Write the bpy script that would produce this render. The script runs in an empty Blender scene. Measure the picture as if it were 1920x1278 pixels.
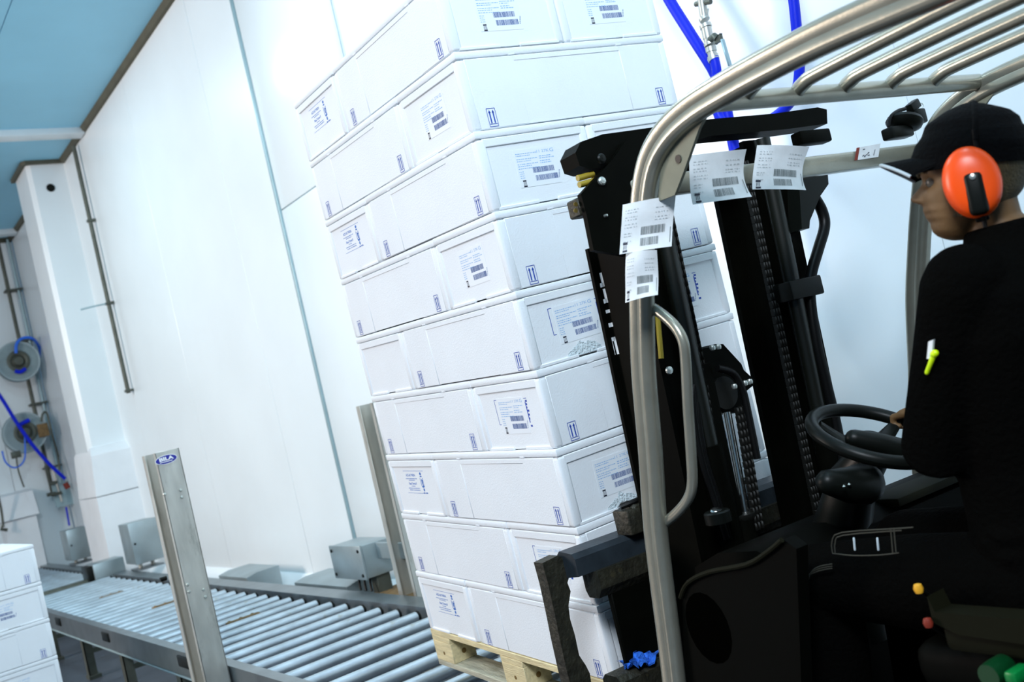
import bpy, bmesh, math, random
import numpy as np
from mathutils import Vector, Matrix
rnd = random.Random(7)
SC = bpy.context.scene
COL = SC.collection
# ------------------------------------------------------------------ camera
RC = Matrix(((0.7890386, -0.5696783, -0.2299668), (-0.1665585, 0.1619412, -0.9726424), (0.5913344, 0.8057554, 0.0328931)))  # rows: right, down, forward
FPX = 1866.04
CAM = Vector((0, 0, 1.65))
cd = bpy.data.cameras.new('camera'); cam = bpy.data.objects.new('camera', cd); COL.objects.link(cam)
cd.sensor_width = 36; cd.lens = FPX * 36 / 1920
cd.clip_start = .05; cd.clip_end = 100
cam.matrix_world = Matrix.Translation(CAM) @ Matrix((RC[0], -RC[1], -RC[2])).transposed().to_4x4()
cd.dof.use_dof = True; cd.dof.focus_distance = 2.95; cd.dof.aperture_fstop = 4.0
SC.camera = cam
# ------------------------------------------------------------------ world, lights, exposure
w = bpy.data.worlds.new('world'); SC.world = w; w.use_nodes = True
w.node_tree.nodes['Background'].inputs[0].default_value = (.30, .62, .95, 1)
w.node_tree.nodes['Background'].inputs[1].default_value = .17
def area(name, loc, target, sx, sy, power, col, spread=180):
    l = bpy.data.lights.new(name, 'AREA'); l.shape = 'RECTANGLE'; l.size = sx; l.size_y = sy; l.energy = power; l.color = col
    l.spread = math.radians(spread)
    o = bpy.data.objects.new(name, l); COL.objects.link(o); o.location = loc
    o.rotation_euler = (Vector(target) - Vector(loc)).to_track_quat('-Z', 'Y').to_euler()
    return o
area('hall_fill', (-5.4, 9.6, 4.1), (2.6, 6.0, 1.9), 2.6, 2.6, 580, (1, .845, .76))  # added area light filling the load's left face and the wall
area('aisle_lamp', (1.4, 10.05, 5.46), (1.4, 10.05, 0), .35, 1.5, 50, (.62, .90, 1))
area('aisle_lamp', (1.5, 4.6, 5.46), (1.6, 4.6, 0), .35, 1.5, 100, (.80, .95, 1))
area('bay_fill', (-1.6, -1.3, 5.2), (1.9, 2.4, 1.2), 1.6, 1.6, 520, (.70, .765, .84))  # added fill from behind the camera for the load's right face
area('bay_fill', (1.9, 0.6, 5.46), (2.2, .8, 0), .35, 1.5, 34, (.62, .90, 1))
SC.view_settings.view_transform = 'Standard'; SC.view_settings.look = 'None'
SC.view_settings.gamma = 1; SC.view_settings.use_curve_mapping = False
SC.view_settings.exposure = 0.06
SC.cycles.max_bounces = 8; SC.cycles.diffuse_bounces = 5; SC.cycles.glossy_bounces = 4
# ------------------------------------------------------------------ frames
O_ST = Vector((1.76159138, 2.2943216, .7157398))           # near bottom corner of the pallet load
M_ST = Matrix(((0.99572225, 0.07837131, -0.04894018), (-0.08011242, 0.99618209, -0.03468781), (0.0460348, 0.03846014, 0.9981992)))
F_S = Matrix.Translation(O_ST) @ M_ST.to_4x4()              # load frame: x along the right face, y along the left face
F_T = Matrix.Translation((O_ST.x, O_ST.y, 0)) @ Matrix.Rotation(math.atan2(-.0785, .9969), 4, 'Z')   # truck frame: x right, y forward
F_W = Matrix.Identity(4)
def ray(u, v): return RC.transposed() @ Vector(((u - 960) / FPX, (v - 639) / FPX, 1))
def P(u, v, F, ax, val):
    """point of a sight line of the photograph on a plane of frame F, in that frame"""
    Fi = F.inverted(); c = Fi @ CAM; d = Fi.to_3x3() @ ray(u, v)
    return c + d * ((val - c[ax]) / d[ax])
def PD(u, v, F, dep): return F.inverted() @ (CAM + ray(u, v) * dep)
# ------------------------------------------------------------------ materials
def mat(name, col, rough=.5, metal=0., bump=0., bscale=40., var=0., vscale=6., spec=.5, coat=0., stain=None, stretch=None, stain_lo=.55, stain_hi=.7):
    m = bpy.data.materials.new(name); m.use_nodes = True; nt = m.node_tree; N = nt.nodes; L = nt.links
    b = N['Principled BSDF']; b.inputs['Roughness'].default_value = rough; b.inputs['Metallic'].default_value = metal
    b.inputs['Specular IOR Level'].default_value = spec; b.inputs['Coat Weight'].default_value = coat
    b.inputs['Base Color'].default_value = (*col, 1)
    tc = N.new('ShaderNodeTexCoord'); vec = tc.outputs['Object']
    if stretch:
        mp = N.new('ShaderNodeMapping'); mp.inputs['Scale'].default_value = stretch; L.new(vec, mp.inputs[0]); vec = mp.outputs[0]
    last = None
    if var or stain:
        n = N.new('ShaderNodeTexNoise'); n.inputs['Scale'].default_value = vscale; n.inputs['Detail'].default_value = 6; L.new(vec, n.inputs['Vector'])
        r = N.new('ShaderNodeMapRange'); r.inputs[1].default_value = .3; r.inputs[2].default_value = .7; r.inputs[3].default_value = 1 - var; r.inputs[4].default_value = 1 + var * .4
        L.new(n.outputs['Fac'], r.inputs[0])
        mx = N.new('ShaderNodeMix'); mx.data_type = 'RGBA'; mx.blend_type = 'MULTIPLY'; mx.inputs[0].default_value = 1
        mx.inputs[6].default_value = (*col, 1); L.new(r.outputs[0], mx.inputs[7]); last = mx.outputs[2]
        if stain:
            n2 = N.new('ShaderNodeTexNoise'); n2.inputs['Scale'].default_value = vscale * .7; n2.inputs['Detail'].default_value = 8; n2.inputs['Roughness'].default_value = .7; L.new(vec, n2.inputs['Vector'])
            r2 = N.new('ShaderNodeMapRange'); r2.inputs[1].default_value = stain_lo; r2.inputs[2].default_value = stain_hi; L.new(n2.outputs['Fac'], r2.inputs[0])
            m2 = N.new('ShaderNodeMix'); m2.data_type = 'RGBA'; L.new(r2.outputs[0], m2.inputs[0]); L.new(last, m2.inputs[6]); m2.inputs[7].default_value = (*stain, 1); last = m2.outputs[2]
        L.new(last, b.inputs['Base Color'])
    if bump:
        n3 = N.new('ShaderNodeTexNoise'); n3.inputs['Scale'].default_value = bscale; n3.inputs['Detail'].default_value = 4; L.new(vec, n3.inputs['Vector'])
        bp = N.new('ShaderNodeBump'); bp.inputs['Strength'].default_value = bump; bp.inputs['Distance'].default_value = .01; L.new(n3.outputs['Fac'], bp.inputs['Height']); L.new(bp.outputs[0], b.inputs['Normal'])
    return m
def foam_mat():
    m = mat('expanded_foam', (.85, .885, .915), .62, var=.03, vscale=5, spec=.3)
    nt = m.node_tree; N = nt.nodes; L = nt.links
    v = N.new('ShaderNodeTexVoronoi'); v.inputs['Scale'].default_value = 190
    tc = N.new('ShaderNodeTexCoord'); L.new(tc.outputs['Object'], v.inputs['Vector'])
    bp = N.new('ShaderNodeBump'); bp.inputs['Strength'].default_value = .18; bp.inputs['Distance'].default_value = .002
    L.new(v.outputs['Distance'], bp.inputs['Height']); L.new(bp.outputs[0], N['Principled BSDF'].inputs['Normal'])
    return m
MT = dict(
    wall=mat('white_wall_sheet', (.80, .87, .90), .30, var=.04, vscale=1.2, spec=.45),
    door=mat('glossy_white_door_sheet', (.82, .89, .92), .24, var=.03, vscale=1.5, spec=.6),
    ceiling=mat('blue_cast_ceiling_sheet', (.30, .66, .86), .5, var=.05, vscale=1.5),  # whitish sheet; the light's blue cast and dimness are put into its colour
    kerb=mat('painted_white_kerb', (.86, .90, .93), .6, var=.05, vscale=3, bump=.2),
    seal=mat('dark_joint_sealant', (.10, .10, .07), .7, var=.2),
    pale_steel=mat('pale_steel_trim', (.34, .48, .52), .4, .3, var=.1),
    floor=mat('wet_grey_floor', (.06, .07, .09), .35, var=.3, vscale=2.5, bump=.15, bscale=30, stain=(.05, .055, .06)),
    foam=foam_mat(),
    ink=mat('blue_print_ink', (.02, .07, .42), .6),
    inkp=mat('pale_blue_print_ink', (.30, .50, .78), .6),
    inkb=mat('dark_print_ink', (.01, .012, .03), .6),
    inkg=mat('grey_print_ink', (.16, .18, .18), .6),
    inkl=mat('light_grey_print_ink', (.50, .53, .54), .6),
    paper=mat('white_label_paper', (.84, .88, .92), .55, var=.02),
    paperg=mat('worn_white_label_paper', (.74, .76, .77), .5, var=.10, vscale=25),
    wood=mat('pale_pine_wood', (.78, .66, .38), .65, var=.22, vscale=9, stretch=(9, 1.2, 9), bump=.3, bscale=30, stain=(.50, .34, .12), stain_lo=.62, stain_hi=.75),
    woodg=mat('weathered_pallet_wood', (.52, .50, .38), .75, var=.35, vscale=9, stretch=(9, 1.0, 9), bump=.4, bscale=30, stain=(.24, .22, .12)),
    knot=mat('dark_wood_knot', (.20, .12, .03), .7),
    steel=mat('brushed_steel', (.60, .60, .55), .42, .7, var=.22, vscale=14, stretch=(1, 1, .25), bump=.05, bscale=80, stain=(.30, .30, .27), stain_lo=.58, stain_hi=.75),
    galv=mat('galvanised_roller_steel', (.52, .60, .66), .34, .75, var=.25, vscale=8, stretch=(1.0, 2, 2), stain=(.30, .26, .16), stain_lo=.64, stain_hi=.78),
    rail=mat('grey_rail_steel', (.30, .34, .36), .38, .9, var=.2, vscale=6),
    darksteel=mat('dull_dark_steel', (.10, .11, .09), .5, .4, var=.3, vscale=8),
    rust=mat('brown_rusty_steel', (.22, .14, .06), .8, .2, var=.4, vscale=40, bump=.4),
    black=mat('black_plastic', (.004, .005, .004), .40, spec=.18),
    blackpaint=mat('black_mast_paint', (.0025, .0027, .0018), .5, .0, var=.3, vscale=12, spec=.03),
    dirty=mat('greasy_black_fork_steel', (.028, .026, .016), .55, .3, var=.5, vscale=30, bump=.5, bscale=60, stain=(.10, .085, .04), stain_lo=.60, stain_hi=.8),
    barsteel=mat('blue_black_bar_steel', (.03, .04, .05), .42, .3, var=.3, vscale=18, bump=.15),
    chrome=mat('chromed_rod', (.8, .8, .77), .22, 1.),
    chain=mat('oily_chain_steel', (.006, .006, .0045), .55, .2, spec=.3),
    zinc=mat('zinc_plated_bolt', (.62, .66, .62), .35, .8),
    guard=mat('champagne_grey_frame_paint', (.32, .31, .25), .30, .55, var=.10, vscale=20, spec=.5, coat=.25, bump=.04, bscale=220),
    guard_plate=mat('matt_frame_plate_paint', (.22, .22, .16), .65, .1, var=.1, vscale=20, bump=.04, bscale=220),
    void=mat('dark_hollow', (.0008, .0008, .0006), .9, spec=.0),
    rubber=mat('black_rubber_hose', (.004, .004, .004), .4, spec=.15),
    body=mat('dark_truck_body_paint', (.002, .0021, .0015), .6, spec=.04),
    olive=mat('olive_black_trim', (.006, .006, .002), .7, spec=.1),
    yellow=mat('yellow_plastic', (.34, .25, .02), .45),
    orangey=mat('amber_knob', (.75, .36, .02), .4),
    red=mat('dark_red_knob', (.20, .02, .008), .5),
    green=mat('green_plastic', (.0, .035, .008), .35),
    blue=mat('blue_rubber_hose', (.002, .018, .62), .45, spec=.25),
    bluetub=mat('light_blue_hose', (.02, .16, .80), .4),
    bluerag=mat('blue_rag', (.02, .16, .75), .8, var=.5, vscale=60, bump=.6, bscale=90),
    reel=mat('grey_reel_plate', (.24, .32, .34), .5, .0, var=.2),
    boxgrey=mat('grey_cabinet_steel', (.36, .43, .45), .38, .6, var=.15, vscale=5),
    logo=mat('deep_blue_logo', (.01, .015, .28), .4),
    white=mat('white_print', (.86, .88, .88), .5),
    skin=mat('shade_darkened_skin', (.15, .080, .028), .6, var=.12, vscale=30, bump=.04, bscale=120),  # darkened: shade under cap and roof is put into the skin colour
    hair=mat('dark_blond_hair', (.10, .075, .025), .6, var=.5, vscale=60, stretch=(6, 6, .6), bump=.8, bscale=90),
    jacket=mat('black_jacket_cloth', (.0016, .0016, .0014), .9, bump=.5, bscale=90, spec=.02),
    trousers=mat('black_work_trouser_cloth', (.0014, .0014, .0012), .9, bump=.5, bscale=90, spec=.02),
    stitch=mat('grey_stitching', (.032, .030, .020), .8),
    cap=mat('black_cap_cloth', (.0018, .002, .0024), .85, bump=.4, bscale=140, spec=.08),
    piping=mat('pale_cap_piping', (.50, .58, .62), .6),
    muff=mat('orange_ear_muff', (.95, .085, .004), .35, spec=.5),
    lime=mat('fluorescent_yellow_pen', (.62, .85, .0), .4),
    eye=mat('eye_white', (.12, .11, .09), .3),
    iris=mat('eye_iris', (.02, .025, .03), .2),
    lip=mat('lip_skin', (.15, .06, .03), .5),
    darkrod=mat('black_rod', (.006, .0068, .0045), .35),
    brassy=mat('brass_port', (.20,.14,.03), .4, .6),
    greenl=mat('light_green_grip', (.0,.16,.03), .35),
    sole=mat('black_boot_leather', (.004, .004, .004), .5),
)
# ------------------------------------------------------------------ mesh builder
class G:
    def __init__(s): s.v = []; s.f = []; s.mi = []; s.m = 0
    def add(s, vs, fs, T=None):
        n = len(s.v)
        s.v += [tuple(T @ Vector(q)) if T is not None else tuple(q) for q in vs]
        s.f += [tuple(i + n for i in f) for f in fs]; s.mi += [s.m] * len(fs)
        return s
    def box(s, lo, hi, T=None):
        a, b = lo, hi
        vs = [(x, y, z) for z in (a[2], b[2]) for y in (a[1], b[1]) for x in (a[0], b[0])]
        return s.add(vs, [(0, 2, 3, 1), (4, 5, 7, 6), (0, 1, 5, 4), (2, 6, 7, 3), (0, 4, 6, 2), (1, 3, 7, 5)], T)
    def rbox(s, lo, hi, r=.004, seg=2, T=None):
        bm = bmesh.new(); bmesh.ops.create_cube(bm, size=1)
        for q in bm.verts: q.co = Vector([lo[i] + (q.co[i] + .5) * (hi[i] - lo[i]) for i in range(3)])
        r = min(r, *[abs(hi[i] - lo[i]) * .49 for i in range(3)])
        bmesh.ops.bevel(bm, geom=list(bm.edges), offset=r, segments=seg, profile=.5, affect='EDGES')
        bm.verts.index_update()
        s.add([q.co[:] for q in bm.verts], [[q.index for q in f.verts] for f in bm.faces], T); bm.free(); return s
    def prism(s, pts, ax, a, b, T=None):
        """2-D outline pts in the plane across axis ax, from a to b"""
        n = len(pts)
        def mk(p, c):
            q = list(p); q.insert(ax, c); return q
        vs = [mk(p, a) for p in pts] + [mk(p, b) for p in pts]
        fs = [tuple(range(n))[::-1], tuple(range(n, 2 * n))] + [(i, (i + 1) % n, n + (i + 1) % n, n + i) for i in range(n)]
        return s.add(vs, fs, T)
    def tube(s, path, r, n=10, caps=True, round_ends=False, T=None):
        path = [Vector(p) for p in path]; rs = list(r) if hasattr(r, '__len__') else [r] * len(path)
        if round_ends:
            d0 = (path[0] - path[1]).normalized(); d1 = (path[-1] - path[-2]).normalized()
            e0 = [(path[0] + d0 * rs[0] * k, rs[0] * math.sqrt(max(0, 1 - k * k))) for k in (.97, .8, .5)]
            e1 = [(path[-1] + d1 * rs[-1] * k, rs[-1] * math.sqrt(max(0, 1 - k * k))) for k in (.5, .8, .97)]
            path = [e[0] for e in e0] + path + [e[0] for e in e1]; rs = [e[1] for e in e0] + rs + [e[1] for e in e1]
        vs = []; prev = None
        for i, p in enumerate(path):
            t = (path[min(i + 1, len(path) - 1)] - path[max(i - 1, 0)]).normalized()
            if prev is None:
                a = Vector((0, 0, 1)) if abs(t.z) < .9 else Vector((1, 0, 0)); u = t.cross(a).normalized()
            else:
                u = (prev - t * prev.dot(t)); u = u.normalized() if u.length > 1e-6 else t.orthogonal().normalized()
            prev = u; w_ = t.cross(u)
            vs += [p + (u * math.cos(k * 2 * math.pi / n) + w_ * math.sin(k * 2 * math.pi / n)) * rs[i] for k in range(n)]
        m = len(path)
        fs = [(i * n + k, i * n + (k + 1) % n, (i + 1) * n + (k + 1) % n, (i + 1) * n + k) for i in range(m - 1) for k in range(n)]
        if caps: fs += [tuple(range(n))[::-1], tuple(range((m - 1) * n, m * n))]
        return s.add(vs, fs, T)
    def lathe(s, prof, n=24, T=None, cap=True):
        """profile of (radius, height) about local z"""
        vs = [(r * math.cos(k * 2 * math.pi / n), r * math.sin(k * 2 * math.pi / n), h) for r, h in prof for k in range(n)]
        m = len(prof)
        fs = [(i * n + k, i * n + (k + 1) % n, (i + 1) * n + (k + 1) % n, (i + 1) * n + k) for i in range(m - 1) for k in range(n)]
        if cap and prof[0][0] > 1e-6: fs.append(tuple(range(n))[::-1])
        if cap and prof[-1][0] > 1e-6: fs.append(tuple(range((m - 1) * n, m * n)))
        return s.add(vs, fs, T)
    def sweep(s, prof, path, bn, T=None):
        """profile (a along the in-plane normal, b along bn) swept along a planar path"""
        path = [Vector(p) for p in path]; bn = Vector(bn).normalized(); n = len(prof); vs = []
        for i, p in enumerate(path):
            t = (path[min(i + 1, len(path) - 1)] - path[max(i - 1, 0)]).normalized(); nn = bn.cross(t).normalized()
            vs += [p + nn * a + bn * b for a, b in prof]
        m = len(path)
        fs = [(i * n + k, i * n + (k + 1) % n, (i + 1) * n + (k + 1) % n, (i + 1) * n + k) for i in range(m - 1) for k in range(n)]
        fs += [tuple(range(n))[::-1], tuple(range((m - 1) * n, m * n))]
        return s.add(vs, fs, T)
    def quad(s, a, b, c, d, T=None): return s.add([a, b, c, d], [(0, 1, 2, 3)], T)
    def loft(s, rings, caps=True, T=None):
        n = len(rings[0]); m = len(rings); vs = [p for r in rings for p in r]
        fs = [(i * n + k, i * n + (k + 1) % n, (i + 1) * n + (k + 1) % n, (i + 1) * n + k) for i in range(m - 1) for k in range(n)]
        if caps: fs += [tuple(range(n))[::-1], tuple(range((m - 1) * n, m * n))]
        return s.add(vs, fs, T)
    def mesh(s, name, mats, smooth=38):
        me = bpy.data.meshes.new(name); me.from_pydata(s.v, [], s.f)
        for m in (mats if isinstance(mats, (list, tuple)) else [mats]): me.materials.append(MT[m] if isinstance(m, str) else m)
        if isinstance(mats, (list, tuple)) and len(mats) > 1: me.polygons.foreach_set('material_index', s.mi)
        bm = bmesh.new(); bm.from_mesh(me); bmesh.ops.recalc_face_normals(bm, faces=bm.faces); bm.to_mesh(me); bm.free()
        if smooth:
            me.polygons.foreach_set('use_smooth', [True] * len(me.polygons)); me.set_sharp_from_angle(angle=math.radians(smooth))
        return me
    def obj(s, name, mats, parent=None, smooth=38, M=None):
        return link(name, s.mesh(name, mats, smooth), parent, M)
def link(name, data, parent=None, M=None):
    o = bpy.data.objects.new(name, data); COL.objects.link(o)
    if parent: o.parent = parent
    if M is not None: o.matrix_basis = M
    return o
def thing(name, label, cat, M=None, group=None):
    o = link(name, None, None, M); o.empty_display_size = .1
    o['label'] = label; o['category'] = cat
    if group: o['group'] = group
    return o
def tag(o, label, cat, group=None):
    o['label'] = label; o['category'] = cat
    if group: o['group'] = group
    return o
def struct(o): o['kind'] = 'structure'; return o
def arc(c, r, a0, a1, n, f): return [f(c[0] + r * math.cos(a0 + (a1 - a0) * i / (n - 1)), c[1] + r * math.sin(a0 + (a1 - a0) * i / (n - 1))) for i in range(n)]
def smooth_path(pts, n=6):
    pts = [Vector(p) for p in pts]; out = []
    for i in range(len(pts) - 1):
        p0 = pts[max(i - 1, 0)]; p1 = pts[i]; p2 = pts[i + 1]; p3 = pts[min(i + 2, len(pts) - 1)]
        for k in range(n):
            t = k / n
            out.append(.5 * ((2 * p1) + (p2 - p0) * t + (2 * p0 - 5 * p1 + 4 * p2 - p3) * t * t + (3 * p1 - p0 - 3 * p2 + p3) * t ** 3))
    out.append(pts[-1]); return out
TR = Matrix.Translation
# text as mesh: strokes come from Blender's built-in font
def text_geo(body, size, align='CENTER', bold=0.):
    cu = bpy.data.curves.new('t', 'FONT'); cu.body = body; cu.size = size; cu.align_x = align; cu.align_y = 'CENTER'; cu.offset = bold; cu.resolution_u = 2
    o = bpy.data.objects.new('t', cu); COL.objects.link(o)
    bpy.context.view_layer.update()
    me = bpy.data.meshes.new_from_object(o.evaluated_get(bpy.context.evaluated_depsgraph_get()))
    vs = [v.co[:] for v in me.vertices]; fs = [tuple(p.vertices) for p in me.polygons]
    bpy.data.objects.remove(o); bpy.data.curves.remove(cu); bpy.data.meshes.remove(me)
    return vs, fs

# ================================================================== SETTING
XW = 3.30; ZC = 5.55
g = G(); g.box((-8, -4, -.12), (XW + .3, 17, 0)); struct(g.obj('floor', 'floor'))
# ceiling of large sheets with open joints
cl = G(); cl.box((-8, -4, ZC + .06), (XW + .3, 17, ZC + .2)); clo = struct(cl.obj('ceiling', 'seal'))
xs = [-8, -5.5, -2.95, -.45, 2.042, 3.42]
for a, b in zip(xs, xs[1:]):
    G().box((a + .004, -4, ZC), (b - .004, 16.8, ZC + .058)).obj('ceiling_panel', 'ceiling', clo)
# right-hand wall: backing and sheets
wr = struct(G().box((XW + .18, -4, 0), (XW + .3, 17, ZC)).obj('wall_right', 'seal'))
def panel(y0, y1, z0, z1, x, jg=.002, name='wall_panel', par=wr, m='wall'):
    return G().rbox((x, y0 + jg, z0), (XW + .175, y1 - jg, z1), .0015 if jg < .002 else .004, 1).obj(name, m, par)
for a, b in zip([7.06, 7.99, 10.0, 12.03, 14.4, 16.78], [7.99, 10.0, 12.03, 14.4, 16.78]): panel(a, b, 0, ZC - .01, XW)
for a, b in zip([-3.9, -2.7, -1.5, -.3, .8, 1.93, 3.5, 4.6], [-2.7, -1.5, -.3, .8, 1.93, 3.5, 4.6, 5.75]): panel(a, b, 0, ZC - .01, XW + .075, .0007)
# sliding door leaf standing proud of the wall
dr = struct(G().box((XW + .03, 5.72, .1), (XW + .07, 7.02, 5.5)).obj('door_1', 'pale_steel'))
for z0, z1 in ((.1, 3.285), (3.293, 5.5)):
    G().rbox((XW - .005, 5.70, z0), (XW + .068, 7.02, z1), .006, 2).obj('door_panel', 'door', dr)
struct(G().rbox((XW - .022, 7.024, .1), (XW + .02, 7.056, 5.5), .006, 2).obj('trim_1', 'pale_steel'))
# end wall
we = struct(G().box((-8, 16.93, 0), (XW, 17, ZC)).obj('wall_back', 'seal'))
for a, b in zip([-8, -5, -2.4, .2, 1.4, 2.6], [-5, -2.4, .2, 1.4, 2.6, XW]):
    G().rbox((a + .003, 16.82, 0), (b - .003, 16.925, ZC - .01), .004, 1).obj('wall_panel', 'wall', we)
# kerb at the foot of the right wall
kp = [(XW + .01, 0), (XW + .01, .41), (XW - .02, .405), (XW - .10, .33), (XW - .10, 0)]
struct(G().prism([(x, z) for x, z in kp], 1, 5.0, 16.8).obj('baseboard_right', 'kerb'))
struct(G().prism([(x + .07, z) for x, z in kp], 1, -3.9, 4.98).obj('baseboard_right', 'kerb'))
# column on the right wall, with its sealant line, hole and plinth
ch = .05
cpts = [(XW, 12.85), (2.86 + ch, 12.85), (2.86, 12.85 + ch), (2.86, 13.55), (XW, 13.55)]
colm = struct(G().prism(cpts, 2, 0, ZC).obj('column', 'wall'))
G().tube([(3.089, 12.849, 5.205), (3.089, 12.843, 5.205)], .05, 20).obj('pipe_hole', 'black', colm)
sp = [(XW - .0, 12.80), (2.85, 12.80), (2.81, 12.85), (2.81, 13.6), (2.86, 13.6), (2.86, 12.86), (2.9, 12.85), (XW, 12.85)]
struct(G().prism(sp, 2, ZC - .045, ZC - .001).obj('trim_2', 'seal'))
pl = G(); pl.loft([[(2.80, 12.70, z), (XW, 12.70, z), (XW, 13.65, z), (2.80, 13.65, z)] for z in (0, 1.36)], True)
pl.loft([[(2.80, 12.70, 1.37), (XW, 12.70, 1.37), (XW, 13.65, 1.37), (2.80, 13.65, 1.37)], [(2.84, 12.70, 1.86), (XW, 12.70, 1.86), (XW, 13.6, 1.9), (2.84, 13.6, 1.9)], [(2.88, 12.83, 1.96), (XW, 12.83, 1.96), (XW, 13.55, 1.97), (2.88, 13.55, 1.97)]])
struct(pl.obj('column_plinth', 'kerb'))
G()
struct(G().loft([[(2.30, 16.45, z), (2.75, 16.45, z), (2.75, 16.82, z), (2.30, 16.82, z)] for z in (0, 1.25)]).loft([[(2.26, 16.4, 1.26), (2.79, 16.4, 1.26), (2.79, 16.82, 1.26), (2.26, 16.82, 1.26)], [(2.26, 16.55, 1.62), (2.79, 16.55, 1.62), (2.79, 16.82, 1.66), (2.26, 16.82, 1.66)]]).obj('wall_plinth', 'kerb'))
# sealant strips and ceiling beams
struct(G().prism([(XW - .055, ZC), (XW, ZC), (XW, ZC - .06), (XW - .03, ZC - .05)], 1, 5.7, 12.80).obj('trim_3', 'seal'))
struct(G().prism([(XW - .055, ZC), (XW, ZC), (XW, ZC - .06), (XW - .03, ZC - .05)], 1, 13.6, 16.8).obj('trim_4', 'seal'))
struct(G().prism([(16.77, ZC), (16.82, ZC), (16.82, ZC - .07)], 0, -8, XW).obj('trim_5', 'seal'))
for i, (y, h) in enumerate(((11.62, .075), (16.2, .075))):
    struct(G().rbox((-8, y, ZC - h), (XW - .01, y + .20, ZC + .01), .008, 2).obj('ceiling_beam', 'wall'))

# ================================================================== CONVEYORS
ZR = .5; XN = 1.655; XF = 2.65
def conveyor(name, label, y0, y1, ph, legs, caps):
    t = thing(name, label, 'conveyor', TR((XN, y0, 0))); I = TR((-XN, -y0, 0))
    def add(gg, nm, m, par=t): return gg.obj(nm, m, par, M=I if par is t else None)
    # side rails: C channels with a lit top flange
    nr = G(); nr.prism([(XN - .014, ZR), (XN + .05, ZR), (XN + .05, ZR - .012), (XN - .004, ZR - .012), (XN - .004, .362), (XN + .03, .362), (XN + .03, .35), (XN - .014, .35)], 1, y0, y1)
    add(nr, 'side_rail', 'rail')
    fr = G(); fr.prism([(XF + .0, ZR), (XF + .135, ZR + .004), (XF + .135, .35), (XF + .09, .35), (XF + .09, .362), (XF + .123, .362), (XF + .123, ZR - .010), (XF + .012, ZR - .012), (XF + .012, ZR - .06), (XF, ZR - .06)], 1, y0, y1)
    add(fr, 'side_rail', 'rail')
    n = int((y1 - y0 - .1) / .224)
    rm = None
    for k in range(n + 1):
        y = ph + k * .224
        if y > y1 - .05: break
        if rm is None:
            rm = G().lathe([(.026, -.475), (.030, -.470), (.030, .448), (.026, .452)], 18, Matrix.Rotation(math.pi / 2, 4, 'Y')).mesh('roller', 'galv')
            cm = G().lathe([(.012, .44), (.032, .452), (.033, .462), (.012, .475)], 16, Matrix.Rotation(math.pi / 2, 4, 'Y')).mesh('end_cap', 'black')
        r = link('roller', rm, t, I @ TR((2.14, y, ZR - .034)) @ Matrix.Rotation(rnd.uniform(0, 6.28), 4, 'X'))
        link('end_cap', cm, r)
    for y in legs:
        lg = G(); lg.box((XN - .008, y - .045, .03), (XN, y + .045, .36)); lg.box((XN - .008, y - .045, .03), (XN + .06, y - .037, .36)); lg.box((XN - .015, y - .07, 0), (XN + .08, y + .07, .03))
        add(lg, 'leg', 'darksteel')
        lg = G(); lg.box((XF + .1, y - .045, .03), (XF + .108, y + .045, .36)); lg.box((XF + .05, y - .045, .03), (XF + .1, y - .037, .36)); lg.box((XF + .02, y - .07, 0), (XF + .12, y + .07, .03))
        add(lg, 'leg', 'darksteel')
        add(G().box((XN, y - .02, .20), (XF + .1, y + .02, .24)), 'cross_brace', 'darksteel')
    for y in caps:
        add(G().rbox((XN - .024, y - .10, .405), (XN - .012, y + .10, .475), .01, 2), 'rail_cover', 'black')
    add(G().tube([(XN - .005, y0 + .05, .335), (XN - .005, y1 - .05, .335)], .009, 8), 'cable_tray_rod', 'pale_steel')
    return t, I
cv, I1 = conveyor('roller_conveyor', 'long steel roller conveyor running beside the white wall under the pallet', 2.42, 12.02, 2.53, [2.7, 4.1, 6.4, 7.8, 9.1, 10.6, 11.8], [6.18, 8.1, 9.86])
conveyor('roller_conveyor', 'far roller conveyor section beyond the motor box, left background', 12.42, 16.6, 12.5, [12.8, 14.5, 16.2], [])
for (a, b, y) in ((2.08, 2.30, 10.19), (2.09, 2.30, 8.43), (2.07, 2.30, 6.62)):
    q = G(); q.rbox((a, y - .022, .475), (b, y + .022, .498), .006, 2)
    for k in range(3): q.tube([(a + .03 + k * .08, y - .03, .487), (a + .03 + k * .08, y + .03, .487)], .015, 10)
    q.obj('stop_bar', 'rust', cv, M=I1)
# drive shaft and motor housing between the two sections
dm = thing('conveyor_drive', 'grey motor housing with black opening and dark shaft between conveyor sections', 'motor', TR((2.45, 12.2, 0))); Id = TR((-2.45, -12.2, 0))
G().tube([(1.68, 12.17, .47), (2.42, 12.17, .47)], .045, 14).obj('drive_shaft', 'darksteel', dm, M=Id)
G().tube([(1.68, 12.30, .43), (2.42, 12.30, .43)], .022, 12).obj('chain_shaft', 'steel', dm, M=Id)
q = G(); q.rbox((2.46, 12.05, .36), (2.80, 12.38, .66), .012, 2); q.rbox((2.44, 12.03, .0), (2.82, 12.40, .37), .01, 2); q.obj('housing', 'boxgrey', dm, M=Id)
G().rbox((2.40, 12.06, .44), (2.465, 12.36, .65), .008, 2).obj('opening_cover', 'black', dm, M=Id)

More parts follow.
